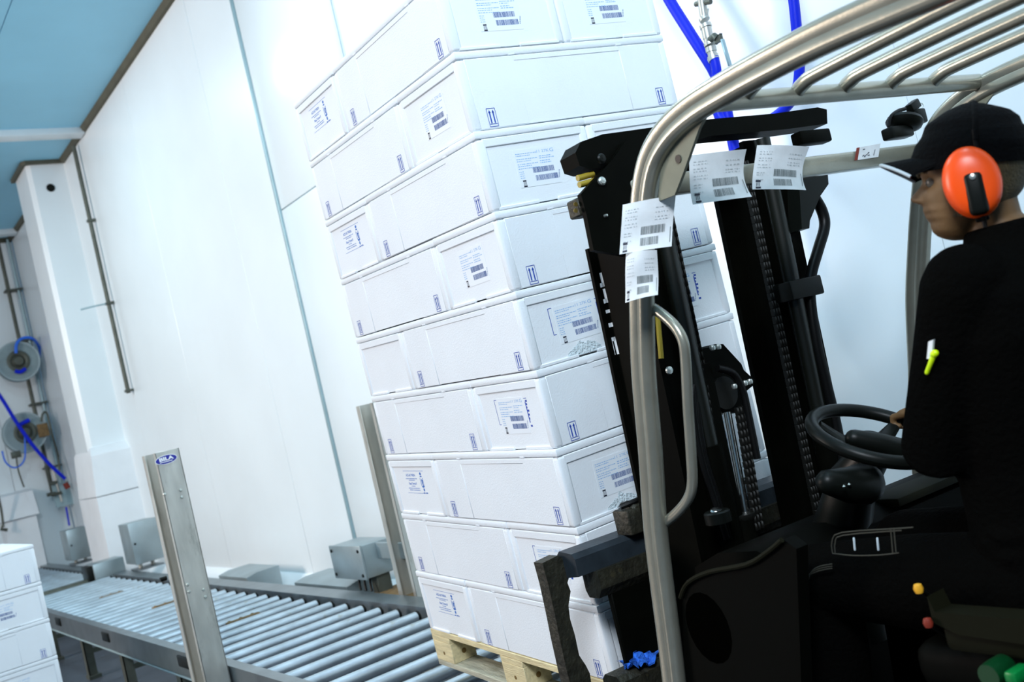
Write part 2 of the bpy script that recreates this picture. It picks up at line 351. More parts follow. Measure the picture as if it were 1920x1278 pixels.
def cabinet(x0, x1, y0, y1, z0, z1, label, two_post=True):
    t = thing('control_box', label, 'control box', TR((x0, y0, z0)), 'control boxes along the conveyor'); I = TR((-x0, -y0, -z0))
    G().rbox((x0, y0 + .02, z0), (x1, y1, z1), .008, 2).obj('housing', 'boxgrey', t, M=I)
    G().rbox((x0 - .004, y0 - .004, z0 - .004), (x1 + .004, y0 + .018, z1 + .004), .006, 2).obj('door', 'boxgrey', t, M=I)
    for k in (.3, .75):
        xx = x0 + (x1 - x0) * k
        G().tube([(xx, (y0 + y1) / 2, z0 + .005), (xx, (y0 + y1) / 2, .52)], .022, 12).obj('support_leg', 'steel', t, M=I)
    G().rbox((x0 + .02, y0 + .05, .506), (x1, y1 - .05, .525), .004, 1).obj('mounting_plate', 'rail', t, M=I)
    G().tube([(x0 + .03, y0 - .006, (z0 + z1) / 2), (x0 + .03, y0 - .014, (z0 + z1) / 2)], .012, 10).obj('lock', 'black', t, M=I)
    return t, I
cabinet(2.75, 3.03, 14.6, 15.03, .575, .985, 'grey steel control box on legs at far conveyor, leftmost of the boxes')
cabinet(2.75, 3.05, 11.35, 11.77, .585, 1.03, 'grey steel control box on legs half hidden behind the steel post')
# nearer control box with a shelf bracket, beside the far post
t = thing('junction_box', 'grey steel junction box with visible screws beside the far post, near the pallet', 'control box', TR((2.8, 5.93, .58))); I = TR((-2.8, -5.93, -.58))
G().rbox((2.805, 5.93, .585), (3.02, 6.39, .80), .006, 2).obj('housing', 'boxgrey', t, M=I)
G().rbox((2.785, 5.925, .58), (2.803, 6.395, .805), .005, 2).obj('lid', 'boxgrey', t, M=I)
for y, z in ((5.96, .77), (6.36, .77), (5.96, .61), (6.36, .61)):
    G().tube([(2.786, y, z), (2.779, y, z)], .011, 10).obj('screw', 'black', t, M=I)
G().rbox((2.90, 5.40, .69), (2.92, 5.93, .795), .004, 1).obj('bracket_plate', 'boxgrey', t, M=I)
for y in (6.02, 6.10, 6.18): G().tube(smooth_path([(2.86, y, .59), (2.85, y, .54), (2.84, y - .02, .49)], 4), .008, 8).obj('cable', 'rubber', t, M=I)
G().rbox((2.88, 5.97, .44), (2.98, 6.06, .59), .004, 1).obj('support_leg', 'darksteel', t, M=I)
G().tube(smooth_path([(2.95, 5.80, .72), (2.96, 5.72, .60), (2.98, 5.5, .51)], 6), .004, 6).obj('cable', 'bluetub', t, M=I)
G().rbox((2.83, 5.45, .40), (3.14, 6.05, .47), .004, 1).obj('drip_tray', 'rust', t, M=I)
# low steel boxes behind the far rail
for i, (y0, y1, h) in enumerate(((8.2, 8.9, .54), (6.3, 7.2, .535))):
    tg = G().prism([(2.81, .36), (2.81, h - .02), (2.90, h), (3.1, h), (3.1, .36)], 1, y0, y1).obj('cable_duct', 'boxgrey')
    tag(tg, ('low grey sheet-steel duct cover behind the far rail, right of the post', 'low grey duct cover behind the far rail below the junction box')[i], 'cover')
    for yy in (y0 + .1, y1 - .1): G().box((2.9, yy - .02, 0), (3.0, yy + .02, .37)).obj('support_leg', 'darksteel', tg)

# photo-eye posts
def post(x0, x1, y, yb, label, logo):
    t = thing('steel_post', label, 'post', TR((x0, y, 0)), None); I = TR((-x0, -y, 0))
    g = G(); g.rbox((x0, y, 0), (x1, y + .004, 1.68), .0015, 1); g.box((x1 - .004, y, 0), (x1, yb, 1.68)); g.box((x0 + .006, yb - .004, 0), (x1, yb, 1.68))
    g.rbox((x0 - .001, yb - .05, 0), (x0 + .006, yb, 1.68), .0015, 1); g.box((x0, y, 0), (x0 + .004, y + .03, 1.68))
    g.obj('channel', 'steel', t, M=I)
    G().rbox((x0 - (.07 if logo else .002), y - .05, 0), (x1 + (.002 if logo else .05), yb + .05, .012), .003, 1).obj('foot_plate', 'steel', t, M=I)
    return t, I
pt, Ip = post(1.505, 1.632, 5.35, 5.60, 'near steel channel post with blue oval badge standing before the rollers', True)
for (u, v) in ((338.5, 918.6), (341, 931.7), (308.6, 926), (351.6, 1095.5), (354.6, 1108.6), (381.5, 1104.9), (385, 1118.7)):
    p = P(u, v, F_W, 1, 5.348); G().lathe([(.0085, 0), (.0085, .002), (.006, .006), (.0, .007)], 12, Ip @ TR(p) @ Matrix.Rotation(math.pi / 2, 4, 'X')).obj('bolt', 'zinc', pt)
G().tube([(1.475, 5.53, 1.02), (1.44, 5.53, 1.02)], .012, 10).obj('sensor_stub', 'black', pt, M=Ip)
bc = P(311.5, 861, F_W, 1, 5.348)
TB = Ip @ TR((bc.x, 5.3475, bc.z)) @ Matrix.Rotation(math.pi / 2, 4, 'X') @ Matrix.Rotation(math.radians(2), 4, 'Z')
ov = lambda a, b, z, n=40: [(a * math.cos(2 * math.pi * k / n), b * math.sin(2 * math.pi * k / n), z) for k in range(n)]
bd = G(); bd.loft([ov(.0585, .0245, 0), ov(.0585, .0245, .0012)]); bdo = bd.obj('badge', 'white', pt, M=TB, smooth=0)
G().loft([ov(.0555, .0215, .0012), ov(.0555, .0215, .0016)]).obj('badge_field', 'logo', bdo, smooth=0)
lt = G()
def letters(gg, s, size, cx, cy, z, sx=1., sy=1., bold=0., align='CENTER'):
    vs, fs = text_geo(s, size, align, bold); gg.add([(x * sx + cx, y * sy + cy, z) for x, y, zz in vs], fs)
letters(lt, 'BILA', .027, 0, .0035, .0019, 1.40, .92, .0011)
lt.box((-.0225, .0135, .0017), (-.0175, .0155, .0019)); lt.box((-.0150, .0135, .0017), (-.0100, .0155, .0019))
lt.box((-.036, -.0125, .0017), (.030, -.0092, .0019))
lt.obj('lettering', 'white', bdo, smooth=0)
post(2.832, 2.95, 5.40, 5.62, 'far steel channel post beyond the rollers, half hidden by the pallet load', False)

# ================================================================== WALL PIPES, HOSES, REELS
t = thing('conduit_pipe', 'thin dark vertical pipe on the white wall beside the column', 'pipe', TR((3.24, 12.02, 0)))
G().tube([(0, 0, 5.46), (0, 0, 2.47)], .024, 10).obj('pipe', 'darksteel', t)
for z in (4.55, 3.55, 2.5): G().rbox((-.035, -.035, z - .015), (.056, .035, z + .015), .004, 1).obj('pipe_clamp', 'darksteel', t)
G().tube([(-.02, 0, 3.55), (-.20, -.01, 3.535), (-.32, -.01, 3.52)], .010, 8).obj('branch_rod', 'pale_steel', t)
t = thing('pipe_run', 'pair of thin pipes in the far corner left of the column', 'pipe', TR((3.08, 16.68, 0)))
for x, r, m, zb in ((0, .028, 'darksteel', 1.45), (.14, .018, 'pale_steel', 1.3)):
    G().tube([(x, 0, 5.5), (x, 0, zb)], r, 10).obj('pipe', m, t)
for z in (4.7, 3.9, 2.9, 1.9): G().rbox((-.05, -.04, z - .015), (.2, .135, z + .015), .004, 1).obj('pipe_clamp', 'darksteel', t)
def reel(u, v, label, y=16.3):
    p = P(u, v, F_W, 1, y)
    T = thing('hose_reel', label, 'hose reel', TR(p))
    R = Matrix.Rotation(math.pi / 2, 4, 'X')
    G().lathe([(.0, .07), (.30, .07), (.305, .05), (.29, .04), (.0, .04)], 36, R).obj('reel_plate', 'reel', T)
    G().lathe([(.0, -.07), (.30, -.07), (.305, -.05), (.29, -.04), (.0, -.04)], 36, R).obj('reel_plate', 'reel', T)
    G().lathe([(.22, -.05), (.24, -.03), (.24, .03), (.22, .05)], 30, R, False).obj('hose_coil', 'blue', T)
    G().lathe([(.155, .0705), (.16, .085), (.14, .095), (.11, .09), (.09, .075), (.06, .11), (.0, .115)], 30, R).obj('hub', 'darksteel', T)
    G().lathe([(.30, .066), (.30, .076), (.275, .076), (.275, .071)], 36, R, False).obj('rim', 'boxgrey', T)
    G().rbox((-.03, .07, -.06), (.03, .515, .06), .01, 2).obj('wall_bracket', 'darksteel', T)
    return T, p
T1, p1 = reel(33, 678, 'upper round grey hose reel mounted high in the far left corner')
T2, p2 = reel(46, 811, 'lower round grey hose reel below the other, far left corner')
yq = 16.18
loc = lambda T, u, v, y=yq: P(u, v, F_W, 1, y) - T.location
G().tube(smooth_path([loc(T1, 30, 662), loc(T1, 31, 645), loc(T1, 42, 634), loc(T1, 60, 634), loc(T1, 72, 648, 16.4), loc(T1, 80, 675, 16.6)], 6), .022, 8).obj('feed_hose', 'bluetub', T1)
G().tube(smooth_path([loc(T1, 28, 695), loc(T1, 38, 697), loc(T1, 48, 691)], 5), .028, 8).obj('hub_handle', 'blue', T1)
G().tube(smooth_path([loc(T2, 78, 790), loc(T2, 80, 776), loc(T2, 88, 775), loc(T2, 98, 815), loc(T2, 108, 850, 16.4), loc(T2, 112, 880, 16.4)], 6), .016, 8).obj('feed_hose', 'darksteel', T2)
G().tube(smooth_path([loc(T2, 38, 795), loc(T2, 55, 787)], 3), .03, 8).obj('hub_handle', 'blue', T2)
G().tube(smooth_path([loc(T2, 4, 845), loc(T2, 10, 865), loc(T2, 24, 876), loc(T2, 38, 872), loc(T2, 47, 855), loc(T2, 46, 810)], 6), .012, 8).obj('drip_hose', 'bluetub', T2)
G().tube(smooth_path([loc(T2, 30, 850), loc(T2, 34, 880), loc(T2, 45, 913)], 5), .012, 8).obj('nozzle_lance', 'darksteel', T2)
G().rbox(loc(T2, 24, 856) - Vector((.02, .02, .03)), loc(T2, 36, 848) + Vector((.02, .02, .03)), .01, 2).obj('nozzle_holder', 'darksteel', T2)
G().rbox(loc(T2, 76, 812) - Vector((.03, .02, .06)), loc(T2, 86, 800) + Vector((.03, .02, .06)), .01, 2).obj('swivel_valve', 'rust', T2)
# long blue hose crossing in front of the lower reel
tag(G().tube(smooth_path([P(-40, 690, F_W, 1, 16.0), P(0, 742, F_W, 1, 16.05), P(30, 790, F_W, 1, 16.1), P(62, 835, F_W, 1, 16.12), P(95, 872, F_W, 1, 16.15), P(122, 897, F_W, 1, 16.2)], 5), .026, 8).obj('air_hose', 'blue'), 'long blue hose hanging diagonally across the lower hose reel', 'hose')
t = thing('valve_panel', 'wall valve with small pipes and red handle at the end of the diagonal hose', 'valve', TR(P(118, 925, F_W, 1, 16.4)))
lv = lambda u, v, y=16.4: P(u, v, F_W, 1, y) - t.location
G().rbox(lv(106, 952, 16.5), lv(132, 900, 16.53), .004, 1).obj('back_plate', 'pale_steel', t)
G().tube([lv(84, 873), lv(92, 905), lv(98, 930)], .014, 8).obj('pipe', 'darksteel', t)
G().tube([lv(96, 870), lv(106, 905), lv(116, 940)], .016, 8).obj('pipe', 'steel', t)
for q_ in ((100, 905), (108, 925), (96, 926)): G().tube([lv(*q_) + Vector((-.06, 0, .0)), lv(*q_) + Vector((.06, 0, 0))], .028, 10).obj('valve_body', 'darksteel', t)
G().tube([lv(122, 905, 16.3), lv(128, 915, 16.3)], .04, 10).obj('valve_handle', 'red', t)
G().tube([lv(124, 950), lv(130, 985)], .014, 8).obj('down_hose', 'blue', t)
t = thing('spray_lance', 'thin dark spray lance hanging at the far left edge', 'hose', TR(P(5, 960, F_W, 1, 16.3)))
lv = lambda u, v, y=16.3: P(u, v, F_W, 1, y) - t.location
G().tube(smooth_path([lv(-5, 920), lv(3, 960), lv(6, 985)], 4), .016, 8).obj('tube', 'darksteel', t)
G().tube([lv(6, 985), lv(2, 992), lv(14, 993)], .024, 8).obj('trigger', 'darksteel', t)
# big blue hose and ball valve on the right wall
XH = 3.20
h = lambda u, v, x=XH: P(u, v, F_W, 0, x)
def up_to(a, b): return b + (b - a) * ((ZC - .05 - b.z) / (b.z - a.z))
tag(G().tube([up_to(h(1255, 0), h(1225, -60))] + smooth_path([h(1225, -60), h(1255, 0), h(1300, 72), h(1345, 147), h(1367, 230), h(1385, 320), h(1405, 420), h(1425, 520)], 4), .0235, 14).obj('water_hose', 'blue'), 'straight thick blue hose slanting down beside the valve on the wall', 'hose')
t = thing('water_valve', 'steel ball valve with lever on the wall feeding the looped blue hose', 'valve', TR(h(1335, 60)))
lv = lambda u, v, x=XH - .06: h(u, v, x) - t.location
G().tube([Vector((lv(1310, -40).x, lv(1310, -40).y, ZC - .02 - t.location.z)), lv(1310, -40), lv(1317, 8), lv(1321, 34)], .017, 12).obj('pipe', 'steel', t)
G().tube([lv(1304, 8), lv(1333, 3)], .010, 8).obj('pipe_clamp', 'darksteel', t)
for (a, b, r) in (((1319, 33), (1322, 38), .021), ((1322, 46), (1324, 52), .024), ((1324, 52), (1328, 72), .021), ((1328, 72), (1331, 84), .019), ((1330, 80), (1332, 85), .024), ((1332, 88), (1334, 97), .022), ((1334, 97), (1336, 103), .018), ((1336, 104), (1338, 109), .022)):
    G().tube([lv(*a), lv(*b)], r, 14).obj('fitting', 'steel', t)
G().tube([lv(1330, 76), lv(1340, 68, XH - .08), lv(1345, 72, XH - .08)], .014, 10).obj('stem', 'darksteel', t)
G().tube([lv(1325, 30), lv(1327, 16)], .005, 6).obj('bleed_pin', 'steel', t)
G().rbox((-.011, -.004, -.11), (.011, .004, 0.0), .003, 1).obj('lever', 'pale_steel', t, M=TR(lv(1354, 73, XH - .09)) @ Matrix.Rotation(math.radians(-4), 4, 'Y'))
G().rbox(lv(1338, 70, XH - .085), lv(1356, 76, XH - .075), .003, 1).obj('lever_neck', 'darksteel', t)
G().tube(smooth_path([lv(1338, 106), lv(1343, 128), lv(1344, 150), lv(1342, 185), lv(1350, 222), lv(1380, 245), lv(1420, 236), lv(1462, 212), lv(1490, 178), lv(1499, 130), lv(1494, 60), lv(1488, 0), lv(1478, -70)], 6) + [up_to(lv(1488, 0) + t.location, lv(1478, -70) + t.location) - t.location], .0195, 12).obj('looped_hose', 'blue', t)
G().tube([lv(1336, 107), lv(1339, 113)], .023, 12).obj('hose_clamp', 'steel', t)

# ================================================================== FOAM BOXES
BL, BW, BH = .797, .397, .2325
def foam_body():
    g = G(); L, W = BL / 2, BW / 2; zt = .2085
    g.box((-L + .0045, -W + .0018, .004), (L - .0045, W - .0018, zt - .002))
    for sx in (-1, 1):
        for sy in (-1, 1):
            xa, xb = sorted((sx * (L - .032), sx * L)); ya, yb = sorted((sy * (W - .032), sy * W))
            g.rbox((xa, ya, .0), (xb, yb, zt), .009, 3)
            xa, xb = sorted((sx * .20, sx * (L - .025))); ya, yb = sorted((sy * (W - .012), sy * W))
            g.rbox((xa, ya, .002), (xb, yb, zt), .0025, 1)
        xa, xb = sorted((sx * (L - .012), sx * L))
        g.rbox((xa, -W + .02, .184), (xb, W - .02, zt), .0022, 1)
        g.rbox((xa, -W + .02, 0), (xb, -.035, .010), .002, 1); g.rbox((xa, .035, 0), (xb, W - .02, .010), .002, 1)
    for sy in (-1, 1):
        ya, yb = sorted((sy * (W - .012), sy * W))
        g.rbox((-.205, ya, .192), (.205, yb, zt), .002, 1)
    return g.mesh('body', 'foam')
def foam_lid():
    L, W = BL / 2, BW / 2
    g = G(); g.rbox((-L - .0006, -W - .0006, .2105), (L + .0006, W + .0006, BH), .0042, 2); g.box((-L + .01, -W + .01, .206), (L - .01, W - .01, .212))
    for sx in (-1, 1): g.rbox((sx * .205 - .012, -W - .001, .2085), (sx * .205 + .012, W + .001, .2165), .002, 1)
    return g.mesh('lid', 'foam')
def line(g, x0, y0, x1, y1, w, z):
    d = Vector((x1 - x0, y1 - y0)); n = Vector((-d.y, d.x)).normalized() * w / 2
    g.quad((x0 + n.x, y0 + n.y, z), (x0 - n.x, y0 - n.y, z), (x1 - n.x, y1 - n.y, z), (x1 + n.x, y1 + n.y, z))
def mark_mesh():
    """this-way-up sign: frame, two arrows, base line"""
    g = G(); a, b = .0145, .0265; wd = .0017
    for q in ((-a, -b, a, -b), (a, -b, a, b), (a, b, -a, b), (-a, b, -a, -b)): line(g, *q, wd, 0)
    line(g, -a + .002, -b + .0075, a - .002, -b + .0075, wd * 1.1, 0)
    for x in (-.006, .006):
        line(g, x, -b + .010, x, b - .011, .0042, 0)
        g.add([(x - .0042, b - .013, 0), (x + .0042, b - .013, 0), (x, b - .004, 0)], [(0, 1, 2)])
    return g.mesh('handling_mark', 'ink', 0)
def words_row(g, x0, x1, y, h, z, r, gap=.35):
    x = x0
    while x < x1:
        wl = r.uniform(.6, 2.4) * h * 1.6
        line(g, x, y, min(x + wl, x1), y, h, z); x += wl + h * r.uniform(.5, 1.2) * gap * 3
def barcode(g, x0, x1, y0, y1, z, r):
    x = x0
    while x < x1:
        bw = r.choice((.0007, .0009, .0014, .0022)); line(g, x + bw / 2, y0, x + bw / 2, y1, bw, z); x += bw + r.choice((.0006, .0009, .0013))
def label_meshes(seed, w=.150, hh=.112, kind='box'):
    r = random.Random(seed)
    pg = G(); pg.box((-w / 2, -hh / 2, 0), (w / 2, hh / 2, .0006)); pm = pg.mesh('shipping_label', 'paper', 0)
    g = G(); z = .0009
    g.m = 0      # pale text
    for i, y in enumerate((.043, .037, .027, .021, .012, .006, -.001)):
        words_row(g, -w * .46, -w * .46 + (.05 if i % 2 else .075), y, .0022, z, r)
    for i, y in enumerate((.030, .024, .016, .010)): words_row(g, .012, .012 + r.uniform(.03, .055), y, .0024, z, r)
    for y in (-.010, -.016, -.022, -.028): words_row(g, -w * .46, -w * .46 + .016, y, .0020, z, r)
    # large handwritten-looking digits row at the top
    vs, fs = text_geo('11 27K', .020, 'LEFT'); g.add([(x * .8 + .004, y * .6 + .044, z) for x, y, q in vs], fs)
    vs, fs = text_geo('G', .022, 'LEFT'); g.add([(x + .053, y * .7 + .044, z) for x, y, q in vs], fs)
    g.m = 1
    barcode(g, -.020, .056, -.017, -.001, z, r); barcode(g, -.016, .062, -.041, -.025, z, r)
    for k in range(7): line(g, .067 + k * .001, -.040 + k * .0035, .067 + k * .001, -.0385 + k * .0035, .004, z)
    g.m = 2
    line(g, -.064, -.037, -.052, -.037, .004, z); line(g, -.064, -.053, -.052, -.053, .004, z)
    for k in range(4): line(g, -.063 + k * .0032, -.051, -.062 + k * .003, -.040, .0012, z)
    gm = g.mesh('print', ['inkp', 'ink2', 'inkb'], 0)
    return pm, gm
MT['ink2'] = mat('mid_blue_barcode_ink', (.045, .10, .30), .6)
def stamp_mesh():
    r = random.Random(3); g = G(); w, hh = .17, .085; z = 0
    for q in ((-w / 2, hh / 2, w / 2, hh / 2), (-w / 2, -hh / 2, w / 2, -hh / 2)): line(g, *q, .0012, z)
    letters(g, 'ACS AS TVEDA', .0125, -.028, .026, z, .95, 1, .0003)
    words_row(g, -.075, .020, .013, .0026, z, r); words_row(g, -.052, .0, .007, .0024, z, r)
    letters(g, 'Rosa Torres II', .0125, -.025, -.006, z, .9, 1, .0003)
    words_row(g, -.04, -.01, -.016, .0022, z, r); words_row(g, -.07, .025, -.024, .0026, z, r); words_row(g, -.062, .025, -.031, .0026, z, r)
    # small shellfish emblem: round head, banded body, tail fan, claws
    c = (.057, 0)
    el = lambda cx, cy, a, b, n=14: g.add([(cx + a * math.cos(6.2832 * k / n), cy + b * math.sin(6.2832 * k / n), z) for k in range(n)], [tuple(range(n))])
    el(c[0], .032, .007, .0055); el(c[0], .022, .008, .0028); el(c[0] + .001, .001, .0042, .012)
    for sx in (-1, 1): line(g, c[0] + sx * .010, .016, c[0] + sx * .009, -.014, .0035, z); line(g, c[0], .006 * sx, c[0] + .012, -.006 + .012 * sx, .003, z)
    el(c[0], -.017, .009, .004); el(c[0] + .002, -.029, .0055, .0065)
    words_row(g, .048, .082, -.041, .0045, z, r)
    return g.mesh('producer_stamp', 'inks', 0)
MT['inks'] = mat('stamp_blue_ink', (.03, .16, .55), .6)
def bracket_mesh():
    g = G(); z = 0
    line(g, -.092, .048, -.092, -.030, .0022, z); line(g, -.092, .048, -.078, .048, .002, z); line(g, -.092, -.030, -.082, -.030, .002, z)
    g.box((.083, -.030, 0), (.087, .034, .0002)); line(g, .080, .044, .096, .044, .002, z)
    for k, y in enumerate((.036, .026, .016, .006, -.006, -.018)): line(g, .086 - (k % 2) * .002, y, .096 - (k % 3) * .003, y, .006, z)
    line(g, .084, -.040, .094, -.040, .006, z)
    return g.mesh('producer_stamp', 'ink', 0)
B_BODY, B_LID, B_MARK, B_STAMP, B_BRK = foam_body(), foam_lid(), mark_mesh(), stamp_mesh(), bracket_mesh()
B_LAB = [label_meshes(11), label_meshes(12)]
TORN = mat('torn_foam', (.70, .80, .84), .9, bump=.9, bscale=120)
MARK_M = {}
for sy in (-1, 1):
    for sx in (-1, 1):
        R = Matrix.Rotation(math.pi / 2, 4, 'X') if sy < 0 else Matrix.Rotation(math.pi, 4, 'Z') @ Matrix.Rotation(math.pi / 2, 4, 'X')
        MARK_M[(sx, sy)] = TR((sx * .326, sy * (BW / 2 + .0008), .034)) @ R
def end_m(sx, y, z, rot=0, off=.0044):
    R = Matrix.Rotation(math.pi / 2 * sx, 4, 'Z') @ Matrix.Rotation(math.pi / 2, 4, 'X')
    return TR((sx * (BL / 2 - off), y, z)) @ R @ Matrix.Rotation(math.radians(rot), 4, 'Z')
def foam_box(M, label, group, ship=0, stamp=0, li=0, dy=0., torn=False, rot=0., brk=False):
    """ship / stamp: -1 or +1 = the end that carries it, 0 = none"""
    t = thing('foam_box', label, 'box', M, group)
    link('body', B_BODY, t); link('lid', B_LID, t)
    for k in MARK_M: link('handling_mark', B_MARK, t, MARK_M[k])
    if ship:
        l = link('shipping_label', B_LAB[li][0], t, end_m(ship, dy, .107, rot)); link('print', B_LAB[li][1], l)
        if brk: link('producer_stamp', B_BRK, t, end_m(ship, dy, .112, 0, .0042))
    if stamp: link('producer_stamp', B_STAMP, t, end_m(stamp, 0, .125, 0, .0042))
    if torn:
        q = G(); n = 15; pts = [(-.062 + .125 * k / (n - 1), .018 + .028 * math.sin(math.pi * k / (n - 1)) * (1 + .35 * rnd.uniform(-1, 1)), .0016) for k in range(n)]
        base = [(x, .006, .0016) for x, y, z in pts]
        q.add(pts + base, [(k, k + 1, n + k + 1, n + k) for k in range(n - 1)])
        link('broken_edge', q.mesh('broken_edge', TORN, 0), t, TR((ship * (BL / 2 - .0042), dy, 0)) @ Matrix.Rotation(math.pi / 2 * ship, 4, 'Z') @ Matrix.Rotation(math.pi / 2, 4, 'X'))
    return t
ORD = ['top', 'second', 'third', 'fourth', 'fifth', 'sixth', 'seventh', 'eighth', 'bottom']
RZ = Matrix.Rotation
GRP = 'white foam boxes on the pallet'
for i in range(9):
    z = (8 - i) * .23316; A = i % 2 == 0
    ln = f'{ORD[i]} layer' + (' from top' if 0 < i < 8 else '') + ' of pallet load'
    j = lambda: rnd.uniform(-.0025, .0025)
    if A:
        # two boxes lengthwise (their ends face the truck), one crosswise at the far side
        foam_box(F_S @ TR((.2 + j(), .4 + j(), z)) @ RZ(math.pi / 2, 4, 'Z'), f'white foam box lengthwise at near corner, {ln}', GRP, ship=-1, li=i // 2 % 2, dy=.012 + j() * 2, rot=rnd.uniform(-1.5, 1.5), torn=i in (4, 6), brk=i == 4)
        foam_box(F_S @ TR((.6 + j(), .4 + j(), z)) @ RZ(math.pi / 2, 4, 'Z'), f'white foam box lengthwise on the right, {ln}', GRP, ship=-1, li=(i // 2 + 1) % 2, dy=.012 + j() * 2, rot=rnd.uniform(-1.5, 1.5), brk=i == 4)
        foam_box(F_S @ TR((.4 + j(), 1.0 + j(), z)), f'white foam box crosswise at far end, {ln}', GRP, stamp=0 if i == 4 else -1)
    else:
        foam_box(F_S @ TR((.4 + j(), .2 + j(), z)), f'white foam box crosswise at near corner, {ln}', GRP, ship=-1, li=i // 2 % 2, dy=-.005 + j() * 3, rot=rnd.uniform(-1, 1), brk=i in (5, 7))
        foam_box(F_S @ TR((.2 + j(), .8 + j(), z)) @ RZ(math.pi / 2, 4, 'Z'), f'white foam box lengthwise at far left, {ln}', GRP)
# second, lower stack at the left edge of the picture
S2 = TR((.30, 6.88, .146))
G2 = 'white foam boxes of the left stack'
for i in range(5):
    z = (4 - i) * .2332; nm = ['top', 'second', 'third', 'fourth', 'bottom'][i]
    if i % 2 == 0:
        foam_box(S2 @ TR((.4, .2, z)), f'white foam box crosswise in front, {nm} layer of left-edge stack', G2)
        if i == 0:
            for x, s_ in ((.2, 'left'), (.6, 'right')): foam_box(S2 @ TR((x, .8, z)) @ RZ(math.pi / 2, 4, 'Z'), f'white foam box {s_} behind, top layer of left-edge stack', G2)
    else:
        foam_box(S2 @ TR((.6, .4, z)) @ RZ(math.pi / 2, 4, 'Z'), f'white foam box with barcode label, {nm} layer of left-edge stack', G2, ship=-1, dy=.045, li=0)
        foam_box(S2 @ TR((.2, .4, z)) @ RZ(math.pi / 2, 4, 'Z'), f'white foam box left of the labelled one, {nm} layer of left-edge stack', G2, ship=-1, dy=.045, li=1)
# ================================================================== PALLETS
def pallet(M, label):
    t = thing('pallet', label, 'pallet', M)
    def jb(lo, hi): return G().rbox(lo, hi, .002, 1)
    for k, (x0, x1) in enumerate(((.0, .145), (.172, .272), (.328, .473), (.528, .628), (.655, .80))):
        jb((x0, 0, -.022), (x1, 1.2, 0)).obj('deck_board', 'wood', t)
    for y in (0, .527, 1.055): jb((0, y, -.044), (.8, y + .145, -.022)).obj('cross_board', 'wood', t)
    for x0, x1 in ((0, .1), (.327, .473), (.70, .80)):
        jb((x0, 0, -.144), (x1, 1.2, -.122)).obj('bottom_board', 'woodg', t)
        for y in (0, .527, 1.055):
            b = jb((x0, y, -.122), (x1, y + .145, -.044)).obj('block', 'wood', t)
            if x0 == 0:
                G().tube([(-.0002, y + .07, -.088), (-.0012, y + .07, -.088)], .007, 10).obj('knot', 'knot', b)
                G().tube([(x0 + .05, y - .0002, -.085), (x0 + .05, y - .0012, -.085)], .010, 10).obj('knot', 'knot', b)
    return t
pallet(F_S, 'pale wooden pallet under the tall load of white boxes')
pallet(S2, 'wooden pallet under the low stack of boxes at the left edge')
# ================================================================== FORKLIFT
fk = thing('forklift', 'grey framed forklift with black mast carrying the tall pallet of boxes', 'forklift', F_T)
def T(u, v, ax, val): return P(u, v, F_T, ax, val)
def part(g, name, m, par=None, smooth=38, M=None): return g.obj(name, m, par or fk, smooth, M)
MT_T = .044
def mslab(g, x0, x1, s0, s1, z0, z1):
    sh = lambda z: -MT_T * (z - 1.2)
    return g.loft([[(x0, s0 + sh(z), z), (x1, s0 + sh(z), z), (x1, s1 + sh(z), z), (x0, s1 + sh(z), z)] for z in (z0, z1)])
# --- overhead guard: two bent side frames of a twin-lobed section
lobe = []
for k in range(9): a = math.pi / 2 + math.pi * k / 8; lobe.append((-.016 + .017 * math.cos(a), .021 * math.sin(a)))
lobe.append((0, -.015))
for k in range(9): a = -math.pi / 2 + math.pi * k / 8; lobe.append((.016 + .017 * math.cos(a), .021 * math.sin(a)))
lobe.append((0, .015))
LP = [(-.415, .82), (-.464, 1.093), (-.49, 1.222), (-.536, 1.391), (-.582, 1.581), (-.628, 1.72), (-.672, 1.84), (-.722, 1.955), (-.775, 2.032), (-.845, 2.075), (-.934, 2.097), (-1.04, 2.104), (-1.157, 2.106), (-1.31, 2.103), (-1.5, 2.09), (-1.75, 2.07), (-1.95, 2.02), (-2.06, 1.9), (-2.10, 1.7), (-2.12, 1.2), (-2.12, .95)]
LP = [(-.33, .45)] + LP
for x, nm in ((-.1, 'l'), (.94, 'r')):
    path = smooth_path([(x, a, b) for a, b in LP], 5)
    fr = part(G().sweep(lobe, path, (1, 0, 0)), 'guard_frame', 'guard')
    gp = [(u, v) for u, v in ((1231, 378), (1262, 366), (1276, 330), (1292, 285), (1308, 240), (1330, 200), (1285, 225), (1250, 270), (1236, 320))]
    if nm == 'l': pts = [(T(u, v, 0, -.1).y, T(u, v, 0, -.1).z) for u, v in gp]
    G().prism(pts, 0, x + (.004 if nm == 'l' else -.012), x + (.012 if nm == 'l' else -.004)).obj('gusset_plate', 'guard_plate', fr)
    if nm == 'l':
        hp = T(1270, 298, 0, -.1); G().tube([(x + .003, hp.y, hp.z), (x + .0015, hp.y, hp.z)], .009, 14).obj('bolt_hole', 'black', fr)
hd = part(G().rbox((-.1, -.722, 1.968), (.94, -.690, 2.018), .008, 2), 'guard_header', 'guard')
part(G().tube([(-.1, -.925, 2.112), (.94, -.925, 2.116)], .021, 16), 'guard_cross_tube', 'guard')
part(G().tube([(-.1, -1.96, 2.02), (.94, -1.96, 2.02)], .021, 16), 'guard_cross_tube', 'guard')
for x in (.055, .215, .375, .545, .715):
    part(G().tube(smooth_path([(x + .02, -.925, 2.116), (x + .006, -.965, 2.128), (x, -1.05, 2.134), (x - .02, -1.5, 2.128), (x - .03, -1.8, 2.09), (x - .03, -1.95, 2.03)], 5), .0165, 14), 'guard_bar', 'guard')
